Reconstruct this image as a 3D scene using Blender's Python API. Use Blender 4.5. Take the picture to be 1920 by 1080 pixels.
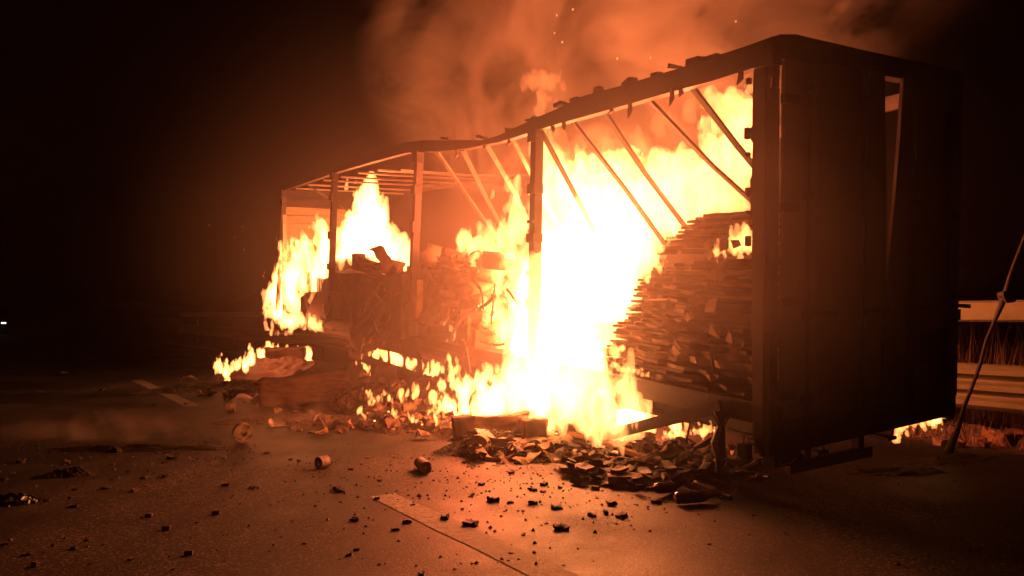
import bpy, math, random
import numpy as np
from mathutils import Vector, Matrix, Euler
random.seed(7); np.random.seed(7)
SC = bpy.context.scene
for o in list(bpy.data.objects): bpy.data.objects.remove(o)
COL = SC.collection
R_ = random.random
def U(a, b): return a + (b - a) * random.random()

# ---------------------------------------------------------------- camera, sky, exposure
CAM_H = 1.4; F_PX = 1442.0; PITCH = math.atan((592 - 540) / F_PX)
cam = bpy.data.objects.new('camera', bpy.data.cameras.new('camera')); COL.objects.link(cam)
cam.location = (0, 0, CAM_H); cam.rotation_euler = (math.pi / 2 + PITCH, 0, 0)
cam.data.sensor_width = 36; cam.data.lens = 36 * F_PX / 1920; cam.data.clip_start = 0.05; cam.data.clip_end = 3000
SC.camera = cam
W = bpy.data.worlds.new('World'); SC.world = W; W.use_nodes = True
nt = W.node_tree; nt.nodes.clear()
sky = nt.nodes.new('ShaderNodeTexSky'); sky.sky_type = 'NISHITA'; sky.sun_disc = False
sky.sun_elevation = math.radians(-8); sky.sun_rotation = math.radians(200); sky.air_density = 1; sky.dust_density = 0.5
bg = nt.nodes.new('ShaderNodeBackground'); bg.inputs['Strength'].default_value = 0.05
wo = nt.nodes.new('ShaderNodeOutputWorld')
nt.links.new(sky.outputs[0], bg.inputs[0]); nt.links.new(bg.outputs[0], wo.inputs[0])
SC.view_settings.view_transform = 'Standard'; SC.view_settings.look = 'None'
SC.view_settings.exposure = 0.0; SC.view_settings.gamma = 1; SC.view_settings.use_curve_mapping = False
SC.cycles.use_denoising = True
SC.cycles.transparent_max_bounces = 48; SC.cycles.volume_bounces = 0; SC.cycles.max_bounces = 3
SC.cycles.diffuse_bounces = 1; SC.cycles.glossy_bounces = 1; SC.cycles.sample_clamp_indirect = 3; SC.cycles.sample_clamp_direct = 0
SC.cycles.volume_step_rate = 2.5; SC.cycles.volume_max_steps = 128
FIRE = (1.0, 0.145, 0.05)

# ---------------------------------------------------------------- frames of reference
C0 = Vector((0, 0, CAM_H))
def ray(px, py):
    d = Vector(((px - 960) / F_PX, 1, -(py - 540) / F_PX)); c, s = math.cos(PITCH), math.sin(PITCH)
    return Vector((d.x, d.y * c - d.z * s, d.y * s + d.z * c))
def G(px, py, z=0.0):                     # a point of the ground
    d = ray(px, py); t = (z - CAM_H) / d.z
    return C0 + d * t
TO = Vector((1.9156, 5.7978, 0.3701))
TU = Vector((-0.52060, 0.85194, 0.05635)); TV = Vector((0.85380, 0.51931, 0.03662)); TW = Vector((-0.00194, -0.06718, 0.99774))
TM = Matrix(((TU.x, TV.x, TW.x, TO.x), (TU.y, TV.y, TW.y, TO.y), (TU.z, TV.z, TW.z, TO.z), (0, 0, 0, 1)))
def TL(u, v, w): return TO + TU * u + TV * v + TW * w
def S(px, py, v=0.0):                     # where the sight line meets the trailer's lengthwise plane v: (u, w)
    d = ray(px, py); o = TO + TV * v; t = (o - C0).dot(TV) / d.dot(TV); P = C0 + d * t - TO
    return P.dot(TU), P.dot(TW)
def SL(px, py, v=0.0):
    u, w = S(px, py, v); return Vector((u, v, w))
def RR(px, py, u=0.0):                    # the trailer's rear plane: (v, w)
    d = ray(px, py); o = TO + TU * u; t = (o - C0).dot(TU) / d.dot(TU); P = C0 + d * t - TO
    return P.dot(TV), P.dot(TW)
RY = math.radians(33.65); RD = Vector((-math.sin(RY), math.cos(RY), 0)); RN = Vector((math.cos(RY), math.sin(RY), 0))
def RP(s, n, z=0.0): return RD * s + RN * n + Vector((0, 0, z))

# ---------------------------------------------------------------- materials
def mat(name, col, rough=0.7, metal=0.0, var=0.5, scale=6.0, bump=0.3, col2=None, stretch=(1, 1, 1), detail=6, spec=0.5, bdist=0.008):
    m = bpy.data.materials.new(name); m.use_nodes = True; n = m.node_tree.nodes; l = m.node_tree.links
    b = n['Principled BSDF']; b.inputs['Metallic'].default_value = metal; b.inputs['Specular IOR Level'].default_value = spec
    tc = n.new('ShaderNodeTexCoord'); mp = n.new('ShaderNodeMapping'); mp.inputs['Scale'].default_value = stretch
    l.new(tc.outputs['Object'], mp.inputs[0])
    no = n.new('ShaderNodeTexNoise'); no.inputs['Scale'].default_value = scale; no.inputs['Detail'].default_value = detail; no.inputs['Roughness'].default_value = 0.65
    l.new(mp.outputs[0], no.inputs['Vector'])
    r = n.new('ShaderNodeValToRGB'); r.color_ramp.elements[0].position = 0.35; r.color_ramp.elements[1].position = 0.65
    c2 = col2 or tuple(c * (1 - var) for c in col)
    r.color_ramp.elements[0].color = (*c2, 1); r.color_ramp.elements[1].color = (*col, 1)
    l.new(no.outputs['Fac'], r.inputs[0]); l.new(r.outputs[0], b.inputs['Base Color'])
    mr = n.new('ShaderNodeMapRange'); mr.inputs['To Min'].default_value = max(0.05, rough - 0.15); mr.inputs['To Max'].default_value = min(1, rough + 0.15)
    l.new(no.outputs['Fac'], mr.inputs[0]); l.new(mr.outputs[0], b.inputs['Roughness'])
    if bump:
        bp = n.new('ShaderNodeBump'); bp.inputs['Strength'].default_value = bump; bp.inputs['Distance'].default_value = bdist
        n2 = n.new('ShaderNodeTexNoise'); n2.inputs['Scale'].default_value = scale * 3; n2.inputs['Detail'].default_value = 5
        l.new(mp.outputs[0], n2.inputs['Vector']); l.new(n2.outputs['Fac'], bp.inputs['Height']); l.new(bp.outputs[0], b.inputs['Normal'])
    return m
def asphalt():
    m = bpy.data.materials.new('asphalt'); m.use_nodes = True; n = m.node_tree.nodes; l = m.node_tree.links; b = n['Principled BSDF']
    tc = n.new('ShaderNodeTexCoord')
    vo = n.new('ShaderNodeTexVoronoi'); vo.inputs['Scale'].default_value = 95; l.new(tc.outputs['Object'], vo.inputs['Vector'])
    vs = n.new('ShaderNodeSeparateColor'); l.new(vo.outputs['Color'], vs.inputs[0])
    rc = n.new('ShaderNodeValToRGB'); e = rc.color_ramp.elements; e[0].position = 0.0; e[0].color = (0.012, 0.012, 0.012, 1); e[1].position = 1; e[1].color = (0.24, 0.22, 0.2, 1)
    x = e.new(0.55); x.color = (0.02, 0.02, 0.019, 1); x = e.new(0.8); x.color = (0.04, 0.038, 0.036, 1)
    l.new(vs.outputs[0], rc.inputs[0])
    n1 = n.new('ShaderNodeTexNoise'); n1.inputs['Scale'].default_value = 0.55; n1.inputs['Detail'].default_value = 8; n1.inputs['Roughness'].default_value = 0.6; l.new(tc.outputs['Object'], n1.inputs['Vector'])
    r1 = n.new('ShaderNodeValToRGB'); e = r1.color_ramp.elements; e[0].position = 0.38; e[0].color = (0.35, 0.35, 0.35, 1); e[1].position = 0.62; e[1].color = (1.0, .97, .94, 1); l.new(n1.outputs['Fac'], r1.inputs[0])
    mx = n.new('ShaderNodeMix'); mx.data_type = 'RGBA'; mx.blend_type = 'MULTIPLY'; mx.inputs['Factor'].default_value = 1
    l.new(rc.outputs[0], mx.inputs['A']); l.new(r1.outputs[0], mx.inputs['B'])
    # wear lines run along the road
    mp = n.new('ShaderNodeMapping'); mp.inputs['Rotation'].default_value = (0, 0, -RY); mp.inputs['Scale'].default_value = (1.6, 0.12, 1); l.new(tc.outputs['Object'], mp.inputs[0])
    n3 = n.new('ShaderNodeTexNoise'); n3.inputs['Scale'].default_value = 1.2; n3.inputs['Detail'].default_value = 6; l.new(mp.outputs[0], n3.inputs['Vector'])
    r3 = n.new('ShaderNodeValToRGB'); e = r3.color_ramp.elements; e[0].position = 0.38; e[0].color = (0.45, 0.45, 0.45, 1); e[1].position = 0.65; e[1].color = (1.1, 1.1, 1.1, 1); l.new(n3.outputs['Fac'], r3.inputs[0])
    m2 = n.new('ShaderNodeMix'); m2.data_type = 'RGBA'; m2.blend_type = 'MULTIPLY'; m2.inputs['Factor'].default_value = 1
    l.new(mx.outputs['Result'], m2.inputs['A']); l.new(r3.outputs[0], m2.inputs['B']); l.new(m2.outputs['Result'], b.inputs['Base Color'])
    rr = n.new('ShaderNodeMapRange'); rr.inputs['From Min'].default_value = 0.35; rr.inputs['From Max'].default_value = 0.65; rr.inputs['To Min'].default_value = 0.5; rr.inputs['To Max'].default_value = 0.8; b.inputs['Specular IOR Level'].default_value = 0.3
    l.new(n1.outputs['Fac'], rr.inputs[0]); l.new(rr.outputs[0], b.inputs['Roughness'])
    bp = n.new('ShaderNodeBump'); bp.inputs['Strength'].default_value = 0.5; bp.inputs['Distance'].default_value = 0.003
    l.new(vo.outputs['Distance'], bp.inputs['Height']); bp.invert = True; l.new(bp.outputs[0], b.inputs['Normal'])
    return m
def paint_line():
    m = mat('worn_paint', (0.22, 0.22, 0.205), 0.75, 0, 0.7, 22, 0.6, col2=(0.05, 0.05, 0.048), bdist=0.004)
    return m
def glow(name, col, s):
    m = bpy.data.materials.new(name); m.use_nodes = True; n = m.node_tree.nodes; l = m.node_tree.links; n.clear()
    e = n.new('ShaderNodeEmission'); e.inputs[0].default_value = (*col, 1); e.inputs[1].default_value = s
    o = n.new('ShaderNodeOutputMaterial'); l.new(e.outputs[0], o.inputs[0]); return m
def flame_mat(name, col, s):
    m = bpy.data.materials.new(name); m.use_nodes = True; n = m.node_tree.nodes; l = m.node_tree.links; n.clear()
    e = n.new('ShaderNodeEmission'); e.inputs[0].default_value = (*col, 1); e.inputs[1].default_value = s
    o = n.new('ShaderNodeOutputMaterial'); l.new(e.outputs[0], o.inputs['Volume']); return m
def smoke_mat(name, dens, col=(0.8, 0.75, 0.7), aniso=0.2):
    m = bpy.data.materials.new(name); m.use_nodes = True; n = m.node_tree.nodes; l = m.node_tree.links; n.clear()
    e = n.new('ShaderNodeVolumePrincipled'); e.inputs['Color'].default_value = (*col, 1); e.inputs['Density'].default_value = dens; e.inputs['Anisotropy'].default_value = aniso
    o = n.new('ShaderNodeOutputMaterial'); l.new(e.outputs[0], o.inputs['Volume']); return m
M = dict(
    asphalt=asphalt(), line=paint_line(),
    soil=mat('dry_soil', (0.09, 0.06, 0.035), 0.95, 0, 0.6, 3, 0.8),
    hill=mat('dark_scrub', (0.02, 0.025, 0.012), 0.95, 0, 0.6, 0.4, 0),
    char=mat('charred_metal', (0.05, 0.04, 0.035), 0.62, 0.3, 0.6, 9, 0.5),
    door=mat('sooty_door_panel', (0.085, 0.062, 0.05), 0.55, 0.1, 0.6, 1.3, 0.15, detail=9),
    alu=mat('scorched_aluminium', (0.30, 0.25, 0.2), 0.45, 0.6, 0.5, 5, 0.2),
    board=mat('scorched_board', (0.42, 0.30, 0.2), 0.7, 0, 0.45, 3, 0.3, stretch=(1, 0.4, 3)),
    card=mat('charred_cardboard', (0.11, 0.065, 0.04), 0.85, 0, 0.7, 7, 0.5),
    card2=mat('scorched_cardboard', (0.30, 0.19, 0.11), 0.8, 0, 0.6, 6, 0.4),
    wood=mat('scorched_wood', (0.22, 0.12, 0.06), 0.8, 0, 0.65, 4, 0.6, stretch=(1, 6, 6)),
    black=mat('soot_black', (0.02, 0.016, 0.014), 0.7, 0, 0.6, 12, 0.5),
    ash=mat('ash_rubble', (0.14, 0.11, 0.09), 0.9, 0, 0.8, 14, 1.0, col2=(0.015, 0.012, 0.01), bdist=0.05),
    roll=mat('paper_roll', (0.34, 0.26, 0.2), 0.8, 0, 0.85, 12, 0.5, col2=(0.03, 0.022, 0.018)),
    zinc=mat('galvanised_steel', (0.14, 0.145, 0.075), 0.6, 0.2, 0.3, 2.5, 0.15, stretch=(1, 1, 4)),
    rust=mat('rust_spots', (0.12, 0.05, 0.02), 0.9, 0, 0.6, 14, 0.5),
    grass=mat('dry_grass', (0.22, 0.13, 0.06), 0.9, 0, 0.7, 3, 0),
    twig=mat('dry_twig', (0.25, 0.13, 0.07), 0.85, 0, 0.5, 6, 0),
    rubber=mat('burnt_rubber', (0.03, 0.026, 0.024), 0.75, 0, 0.5, 10, 0.5),
    tarp=mat('sooty_tarpaulin', (0.07, 0.045, 0.035), 0.6, 0, 0.6, 3, 0.5),
    glass=mat('brown_glass', (0.06, 0.03, 0.015), 0.12, 0, 0.3, 3, 0.0, spec=0.9),
    pinkred=mat('red_print', (0.75, 0.12, 0.16), 0.5, 0, 0.2, 9, 0),
    white=mat('white_print', (0.8, 0.78, 0.76), 0.5, 0, 0.2, 9, 0),
    dark=mat('black_car_paint', (0.02, 0.02, 0.025), 0.3, 0.2, 0.1, 9, 0),
    flame=flame_mat('flame_gas', (1.0, 0.33, 0.085), 19),
    flame_s=flame_mat('small_flame_gas', (1.0, 0.33, 0.08), 42),
    flame_o=flame_mat('thin_flame_gas', (1.0, 0.24, 0.06), 4),
    ember=glow('glowing_ember', (1.0, 0.35, 0.08), 6),
    headlamp=glow('lit_headlamp', (0.75, 0.85, 1.0), 3),
)
# ---------------------------------------------------------------- mesh helpers
class MB:
    def __init__(s): s.v = []; s.f = []
    def add(s, vs, fs):
        b = len(s.v); s.v += [tuple(p) for p in vs]; s.f += [tuple(i + b for i in f) for f in fs]; return s
    def box(s, a, b):
        x0, y0, z0 = a; x1, y1, z1 = b
        vs = [(x0, y0, z0), (x1, y0, z0), (x1, y1, z0), (x0, y1, z0), (x0, y0, z1), (x1, y0, z1), (x1, y1, z1), (x0, y1, z1)]
        return s.add(vs, [(3, 2, 1, 0), (4, 5, 6, 7), (0, 1, 5, 4), (1, 2, 6, 5), (2, 3, 7, 6), (3, 0, 4, 7)])
    def bar(s, p, q, a, b, up=Vector((0, 0, 1))):      # square bar from p to q, widths a (side) b (up)
        p = Vector(p); q = Vector(q); d = (q - p).normalized()
        x = d.cross(up)
        if x.length < 1e-3: x = d.cross(Vector((0, 1, 0)))
        x.normalize(); y = x.cross(d).normalized()
        vs = [c + x * (i * a / 2) + y * (j * b / 2) for c in (p, q) for i, j in ((-1, -1), (1, -1), (1, 1), (-1, 1))]
        return s.add(vs, [(0, 1, 2, 3), (7, 6, 5, 4), (0, 4, 5, 1), (1, 5, 6, 2), (2, 6, 7, 3), (3, 7, 4, 0)])
    def tube(s, pts, rad, n=7):
        pts = [Vector(p) for p in pts]; vs = []; fs = []
        rad = rad if hasattr(rad, '__len__') else [rad] * len(pts)
        for i, p in enumerate(pts):
            d = (pts[min(i + 1, len(pts) - 1)] - pts[max(i - 1, 0)]).normalized()
            x = d.cross(Vector((0.13, 0.21, 0.97))).normalized(); y = d.cross(x)
            for k in range(n):
                a = 2 * math.pi * k / n; vs.append(p + (x * math.cos(a) + y * math.sin(a)) * rad[i])
        for i in range(len(pts) - 1):
            for k in range(n):
                fs.append((i * n + k, i * n + (k + 1) % n, (i + 1) * n + (k + 1) % n, (i + 1) * n + k))
        fs.append(tuple(range(n - 1, -1, -1))); fs.append(tuple((len(pts) - 1) * n + k for k in range(n)))
        return s.add(vs, fs)
    def prism(s, poly, thick):                         # closed slab from a planar polygon (3D points) and a thickness vector
        n = len(poly); t = Vector(thick); a = [Vector(p) for p in poly]
        vs = a + [p + t for p in a]
        return s.add(vs, [tuple(range(n)), tuple(range(2 * n - 1, n - 1, -1))] + [(i, i + n, (i + 1) % n + n, (i + 1) % n) for i in range(n)])
    def ring(s, r0, r1, L, n=14):                      # hollow roll along x
        vs = []; fs = []
        for x in (-L / 2, L / 2):
            for r in (r1, r0):
                for k in range(n):
                    a = 2 * math.pi * k / n; vs.append((x, math.cos(a) * r, math.sin(a) * r))
        for k in range(n):
            q = (k + 1) % n; A, B, C, D = 0, n, 2 * n, 3 * n
            fs += [(A + k, A + q, C + q, C + k), (B + q, B + k, D + k, D + q), (A + q, A + k, B + k, B + q), (C + k, C + q, D + q, D + k)]
        return s.add(vs, fs)
    def obj(s, name, m, parent=None, mw=None, smooth=False, bevel=0):
        me = bpy.data.meshes.new(name); me.from_pydata(s.v, [], s.f); me.materials.append(M[m] if isinstance(m, str) else m)
        o = bpy.data.objects.new(name, me); COL.objects.link(o)
        if parent: o.parent = parent
        if mw is not None:
            if parent: o.matrix_local = mw
            else: o.matrix_world = mw
        if smooth: me.polygons.foreach_set('use_smooth', [True] * len(me.polygons))
        if bevel:
            b = o.modifiers.new('bevel', 'BEVEL'); b.width = bevel; b.segments = 2; b.limit_method = 'ANGLE'
        me.update(); return o
def tag(o, label=None, cat=None, group=None, kind=None):
    for k, v in (('label', label), ('category', cat), ('group', group), ('kind', kind)):
        if v: o[k] = v
    return o
def empty(name, mw): o = bpy.data.objects.new(name, None); COL.objects.link(o); o.matrix_world = mw; o.empty_display_size = 0.2; return o
def T3(x, y, z): return Matrix.Translation((x, y, z))
def rot(rx, ry, rz): return Euler((rx, ry, rz)).to_matrix().to_4x4()
def inst(name, mesh, mw, parent=None):
    o = bpy.data.objects.new(name, mesh); COL.objects.link(o)
    if parent: o.parent = parent; o.matrix_local = mw
    else: o.matrix_world = mw
    return o
# noise on arrays
_L = {}
def vnoise(x, y, z, seed=0):
    if seed not in _L: _L[seed] = np.random.RandomState(seed).rand(32, 32, 32).astype(np.float32) * 2 - 1
    L = _L[seed]; xi = np.floor(x).astype(np.int32); yi = np.floor(y).astype(np.int32); zi = np.floor(z).astype(np.int32)
    fx = x - xi; fy = y - yi; fz = z - zi
    fx = fx * fx * (3 - 2 * fx); fy = fy * fy * (3 - 2 * fy); fz = fz * fz * (3 - 2 * fz)
    xi &= 31; yi &= 31; zi &= 31; x1 = (xi + 1) & 31; y1 = (yi + 1) & 31; z1 = (zi + 1) & 31
    def l(a, b, t): return a + (b - a) * t
    return l(l(l(L[xi, yi, zi], L[x1, yi, zi], fx), l(L[xi, y1, zi], L[x1, y1, zi], fx), fy),
             l(l(L[xi, yi, z1], L[x1, yi, z1], fx), l(L[xi, y1, z1], L[x1, y1, z1], fx), fy), fz)
def wob(vs, amp, freq, seed=0):
    a = np.array(vs, float)
    for k in range(3): a[:, k] += amp * vnoise(a[:, 0] * freq + 7.3, a[:, 1] * freq + 3.1, a[:, 2] * freq + 5.7, seed + k + 50)
    return [tuple(p) for p in a]
def grid_box(sx, sy, sz, nx, ny, nz):                  # subdivided box centred on the origin, welded
    idx = {}; vs = []; fs = []
    def g(i, j, k):
        key = (i, j, k)
        if key not in idx: idx[key] = len(vs); vs.append(((i / nx - .5) * sx, (j / ny - .5) * sy, (k / nz - .5) * sz))
        return idx[key]
    for i in range(nx):
        for j in range(ny):
            fs.append((g(i, j, 0), g(i, j + 1, 0), g(i + 1, j + 1, 0), g(i + 1, j, 0))); fs.append((g(i, j, nz), g(i + 1, j, nz), g(i + 1, j + 1, nz), g(i, j + 1, nz)))
    for i in range(nx):
        for k in range(nz):
            fs.append((g(i, 0, k), g(i + 1, 0, k), g(i + 1, 0, k + 1), g(i, 0, k + 1))); fs.append((g(i, ny, k), g(i, ny, k + 1), g(i + 1, ny, k + 1), g(i + 1, ny, k)))
    for j in range(ny):
        for k in range(nz):
            fs.append((g(0, j, k), g(0, j, k + 1), g(0, j + 1, k + 1), g(0, j + 1, k))); fs.append((g(nx, j, k), g(nx, j + 1, k), g(nx, j + 1, k + 1), g(nx, j, k + 1)))
    return vs, fs
def wbox(size, n=(4, 3, 3), amp=0.03, freq=4, seed=0):
    v, f = grid_box(*size, *n); b = MB(); return b.add(wob(v, amp, freq, seed), f)
# isosurface of a sampled field (surface nets)
def isosurface(F, org, h):
    F = np.pad(F, 1, constant_values=-1.0).astype(np.float32); org = np.array(org) - h
    Sg = F > 0; n = np.array(F.shape) - 1
    def c(a, d): return a[d[0]:d[0] + n[0], d[1]:d[1] + n[1], d[2]:d[2] + n[2]]
    cs = [(i, j, k) for i in (0, 1) for j in (0, 1) for k in (0, 1)]
    cnt = sum(c(Sg, d).astype(np.int8) for d in cs); act = (cnt > 0) & (cnt < 8)
    I = np.argwhere(act); acc = np.zeros((len(I), 3)); num = np.zeros(len(I))
    for a in cs:
        for ax in range(3):
            if a[ax] == 0:
                b = list(a); b[ax] = 1
                fa = F[I[:, 0] + a[0], I[:, 1] + a[1], I[:, 2] + a[2]]; fb = F[I[:, 0] + b[0], I[:, 1] + b[1], I[:, 2] + b[2]]
                m = (fa > 0) != (fb > 0); t = np.where(m, fa / np.where(m, fa - fb, 1), 0)
                p = np.tile(np.array(a, float), (len(I), 1)); p[:, ax] += t
                acc += p * m[:, None]; num += m
    V = (I + acc / num[:, None]) * h + org
    ids = -np.ones(act.shape, np.int64); ids[tuple(I.T)] = np.arange(len(I)); Q = []
    for ax in range(3):
        b1, b2 = [(1, 2), (2, 0), (0, 1)][ax]
        lo = [slice(0, -1)] * 3; hi = [slice(0, -1)] * 3; lo[b1] = hi[b1] = slice(1, -1); lo[b2] = hi[b2] = slice(1, -1)
        hi[ax] = slice(1, None)
        A = Sg[tuple(lo)]; B = Sg[tuple(hi)]
        for val in (True, False):
            K = np.argwhere((A == val) & (B != val)); K[:, b1] += 1; K[:, b2] += 1
            if not len(K): continue
            def cell(d1, d2): k = K.copy(); k[:, b1] += d1; k[:, b2] += d2; return ids[k[:, 0], k[:, 1], k[:, 2]]
            q = np.stack([cell(-1, -1), cell(0, -1), cell(0, 0), cell(-1, 0)], 1)
            Q.append(q if val else q[:, ::-1])
    return V, np.concatenate(Q)
def np_obj(name, V, Q, m, mw=None, smooth=True):
    me = bpy.data.meshes.new(name); me.vertices.add(len(V)); me.vertices.foreach_set('co', V.astype(np.float32).ravel())
    me.loops.add(Q.size); me.loops.foreach_set('vertex_index', Q.astype(np.int32).ravel())
    me.polygons.add(len(Q)); me.polygons.foreach_set('loop_start', np.arange(0, Q.size, 4, dtype=np.int32))
    me.polygons.foreach_set('loop_total', np.full(len(Q), 4, np.int32)) if False else None
    me.update(calc_edges=True); me.validate()
    if smooth: me.polygons.foreach_set('use_smooth', [True] * len(me.polygons))
    me.materials.append(M[m]); o = bpy.data.objects.new(name, me); COL.objects.link(o)
    if mw is not None: o.matrix_world = mw
    return o
def flame(name, blobs, m, h=0.03, amp=1.0, seed=1, cut=0.0, up=0.5, fr=1.0, bite=0.4):
    # blobs: (world centre, radius); a ragged body of burning gas, tongues drawn out upwards
    c = np.array([list(b[0]) for b in blobs]); r = np.array([b[1] for b in blobs])
    pad_ = min(0.1, float(np.median(r)))
    lo = (c - r[:, None] * 1.4 - pad_).min(0); hi = c + r[:, None] * 1.4 + pad_; hi[:, 2] += r * 1.4 + 0.05; hi = hi.max(0)
    n = np.ceil((hi - lo) / h).astype(int) + 1
    X, Y, Z = np.meshgrid(*[np.linspace(lo[k], lo[k] + h * (n[k] - 1), n[k], dtype=np.float32) for k in range(3)], indexing='ij')
    zz = Z * 0.42
    rm = min(float(np.median(r)), 0.30) * amp; f0 = 0.55 * fr / max(0.03, min(float(np.median(r)), 0.30))
    wx = np.zeros_like(X); wy = np.zeros_like(X); wz = np.zeros_like(X)
    for k, am in enumerate((0.60, 0.44, 0.38, 0.30, 0.20)):
        fq = f0 * 2.03 ** k
        if fq * h > 0.6: break
        wx += rm * am * vnoise(X * fq, Y * fq, zz * fq, seed * 20 + k)
        wy += rm * am * vnoise(X * fq + 9.1, Y * fq, zz * fq, seed * 20 + k + 5)
        wz += rm * am * 2.0 * vnoise(X * fq, Y * fq + 5.5, zz * fq, seed * 20 + k + 10)
    F = np.zeros(X.shape, np.float32); KK = 7.0
    for (cx, cy, cz), rr in zip(c, r):
        a = [max(0, int(v)) for v in ((np.array([cx, cy, cz]) - rr * 2.3 - rm - lo) / h)]
        b = [int(v) + 2 for v in ((np.array([cx, cy, cz]) + rr * np.array([2.3, 2.3, 3.4]) + rm - lo) / h)]
        sl = tuple(slice(a[k], b[k]) for k in range(3))
        dz = Z[sl] + wz[sl] - cz; dz = np.where(dz > 0, dz * up, dz)
        dx = X[sl] + wx[sl] - cx; dy = Y[sl] + wy[sl] - cy; dv = dx * TV.x + dy * TV.y
        d = np.sqrt(dx ** 2 + dy ** 2 + dz ** 2 + 1.3 * dv ** 2) / rr
        F[sl] += np.exp(KK * np.maximum(-1.2, 1 - d)) - np.exp(KK * -1.2)
    F = np.log(np.maximum(F, 1e-4)) / KK - 0.06
    if bite:
        fq = f0 * 1.3; nz = vnoise(X * fq, Y * fq, Z * fq * .5, seed + 91) + 0.6 * vnoise(X * fq * 2.3, Y * fq * 2.3, Z * fq * 1.1, seed + 92) + 0.35 * vnoise(X * fq * 5.1, Y * fq * 5.1, Z * fq * 2.3, seed + 93)
        F -= bite * np.clip(nz, -.3, 1)
    F -= cut
    if (F > 0).sum() < 8: return None
    V, Q = isosurface(F, lo, h)
    ctr = V.mean(0); ctr[2] = V[:, 2].min()
    return np_obj(name, V - ctr, Q, m, T3(*ctr))
def fb(px, py, rp, v): P = TO + TU * S(px, py, v)[0] + TV * v + TW * S(px, py, v)[1]; return (P, rp * P.y / F_PX)   # blob inside the trailer
def gb(px, py, rp, gx, gy): # blob above the ground point seen at (gx, gy)
    g = G(gx, gy); d = ray(px, py); P = C0 + d * (g.y / d.y); return (P, rp * P.y / F_PX)

# ================================================================ the fire's own light (one lamp in each large flame)
def fire_light(name, P, power, size=0.25):
    l = bpy.data.lights.new(name, 'POINT'); l.energy = power * 0.2; l.color = FIRE; l.shadow_soft_size = size
    o = bpy.data.objects.new(name, l); o.location = P; COL.objects.link(o)
fire_light('fire_light', TL(4.4, 0.8, 1.7), 6500)
fire_light('fire_light', TL(3.6, -0.3, 0.3), 1300)
fire_light('fire_light', TL(2.9, 1.0, -0.12), 2200, 0.12)
fire_light('fire_light', TL(6.6, 0.9, -0.35), 1500, 0.12)
fire_light('fire_light', TL(2.2, 1.3, 2.3), 2500)
fire_light('fire_light', TL(10.3, 1.2, 1.6), 2500)
fire_light('fire_light', TL(13.2, -0.2, 0.2), 700)
fire_light('fire_light', G(470, 720) + Vector((0, 0, 0.3)), 350, 0.15)

# ================================================================ setting
def sheet(name, pts, m, kind='structure', z=0.0):
    b = MB(); b.add([(p.x, p.y, z) for p in pts], [tuple(range(len(pts)))]); o = b.obj(name, m); tag(o, kind=kind); return o
sheet('ground', [Vector((-900, -300, 0)), Vector((900, -300, 0)), Vector((900, 1500, 0)), Vector((-900, 1500, 0))], 'soil', z=-0.03)
sheet('road', [RP(-60, -9), RP(-60, 8.7), RP(420, 8.7), RP(420, -9)], 'asphalt')
def dash(s0, s1, n0=2.4, n1=2.6):
    m = MB(); k = max(2, int((s1 - s0) / 0.35)); a = []; b = []
    for i in range(k + 1):
        s = s0 + (s1 - s0) * i / k; a.append(RP(s, n0 + U(-.008, .008), 0.004)); b.append(RP(s, n1 + U(-.008, .008), 0.004))
    m.add(a + b[::-1], [tuple(range(2 * len(a)))]); o = m.obj('lane_marking', 'line'); tag(o, kind='structure'); return o
for s0, s1 in ((-6.9, -2.4), (1.1, 5.6), (12.7, 18.5), (28.0, 34.0), (41, 46), (54, 59), (67, 72), (80, 85)): dash(s0, s1, 2.40, 2.62)
dash(9.5, 160, 7.32, 7.5).name = 'edge_line'
# dark hillside beyond the road
b = MB(); n = 60; V_ = []
for i in range(n + 1):
    x = -700 + 1400 * i / n
    hgt = 20 + 14 * math.sin(i * .31) + 7 * math.sin(i * .83 + 1)
    V_ += [(x, 520, -1), (x, 560, hgt * .6), (x, 640, hgt)]
b.add(V_, [(3 * i + k, 3 * i + 3 + k, 3 * i + 4 + k, 3 * i + 1 + k) for i in range(n) for k in (0, 1)])
tag(b.obj('hill', 'hill'), kind='structure')

# ================================================================ the trailer
TR = empty('semi_trailer', TM); tag(TR, 'burning curtain-sider semi trailer with its side open, roof rail sagging and rear doors closed', 'trailer')
def part(b, name, m, parent=TR, **k): return b.obj(name, m, parent, Matrix.Identity(4), **k)
# left roof rail, sagging between the posts
top = [(1457, 68), (1416, 82), (1340, 109), (1270, 130), (1180, 157), (1100, 183), (1050, 204), (1010, 222), (975, 240), (940, 254), (910, 262), (880, 264), (840, 262), (800, 264), (765, 268), (700, 291), (640, 311), (590, 331), (530, 352)]
bot = [(1457, 122), (1416, 130), (1340, 153), (1270, 173), (1180, 198), (1100, 219), (1050, 234), (1010, 246), (975, 256), (940, 267), (910, 274), (880, 280), (840, 284), (800, 285), (765, 287), (700, 304), (640, 321), (590, 339), (535, 358)]
P = []
for t, q in zip(top, bot):
    u0, w0 = S(*t); u1, w1 = S(*q); um = (u0 + u1) / 2
    w0 += U(-.012, .012); w1 += U(-.008, .008)
    P.append([(um, -.045, w1), (um, -.045, w0), (um, .055, w0), (um, .055, w1)])
b = MB(); b.add([p for q in P for p in q], [(4 * i + k, 4 * i + (k + 1) % 4, 4 * i + 4 + (k + 1) % 4, 4 * i + 4 + k) for i in range(len(P) - 1) for k in range(4)] + [(3, 2, 1, 0), tuple(4 * (len(P) - 1) + k for k in range(4))])
rail = part(b, 'roof_rail', 'char')
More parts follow.
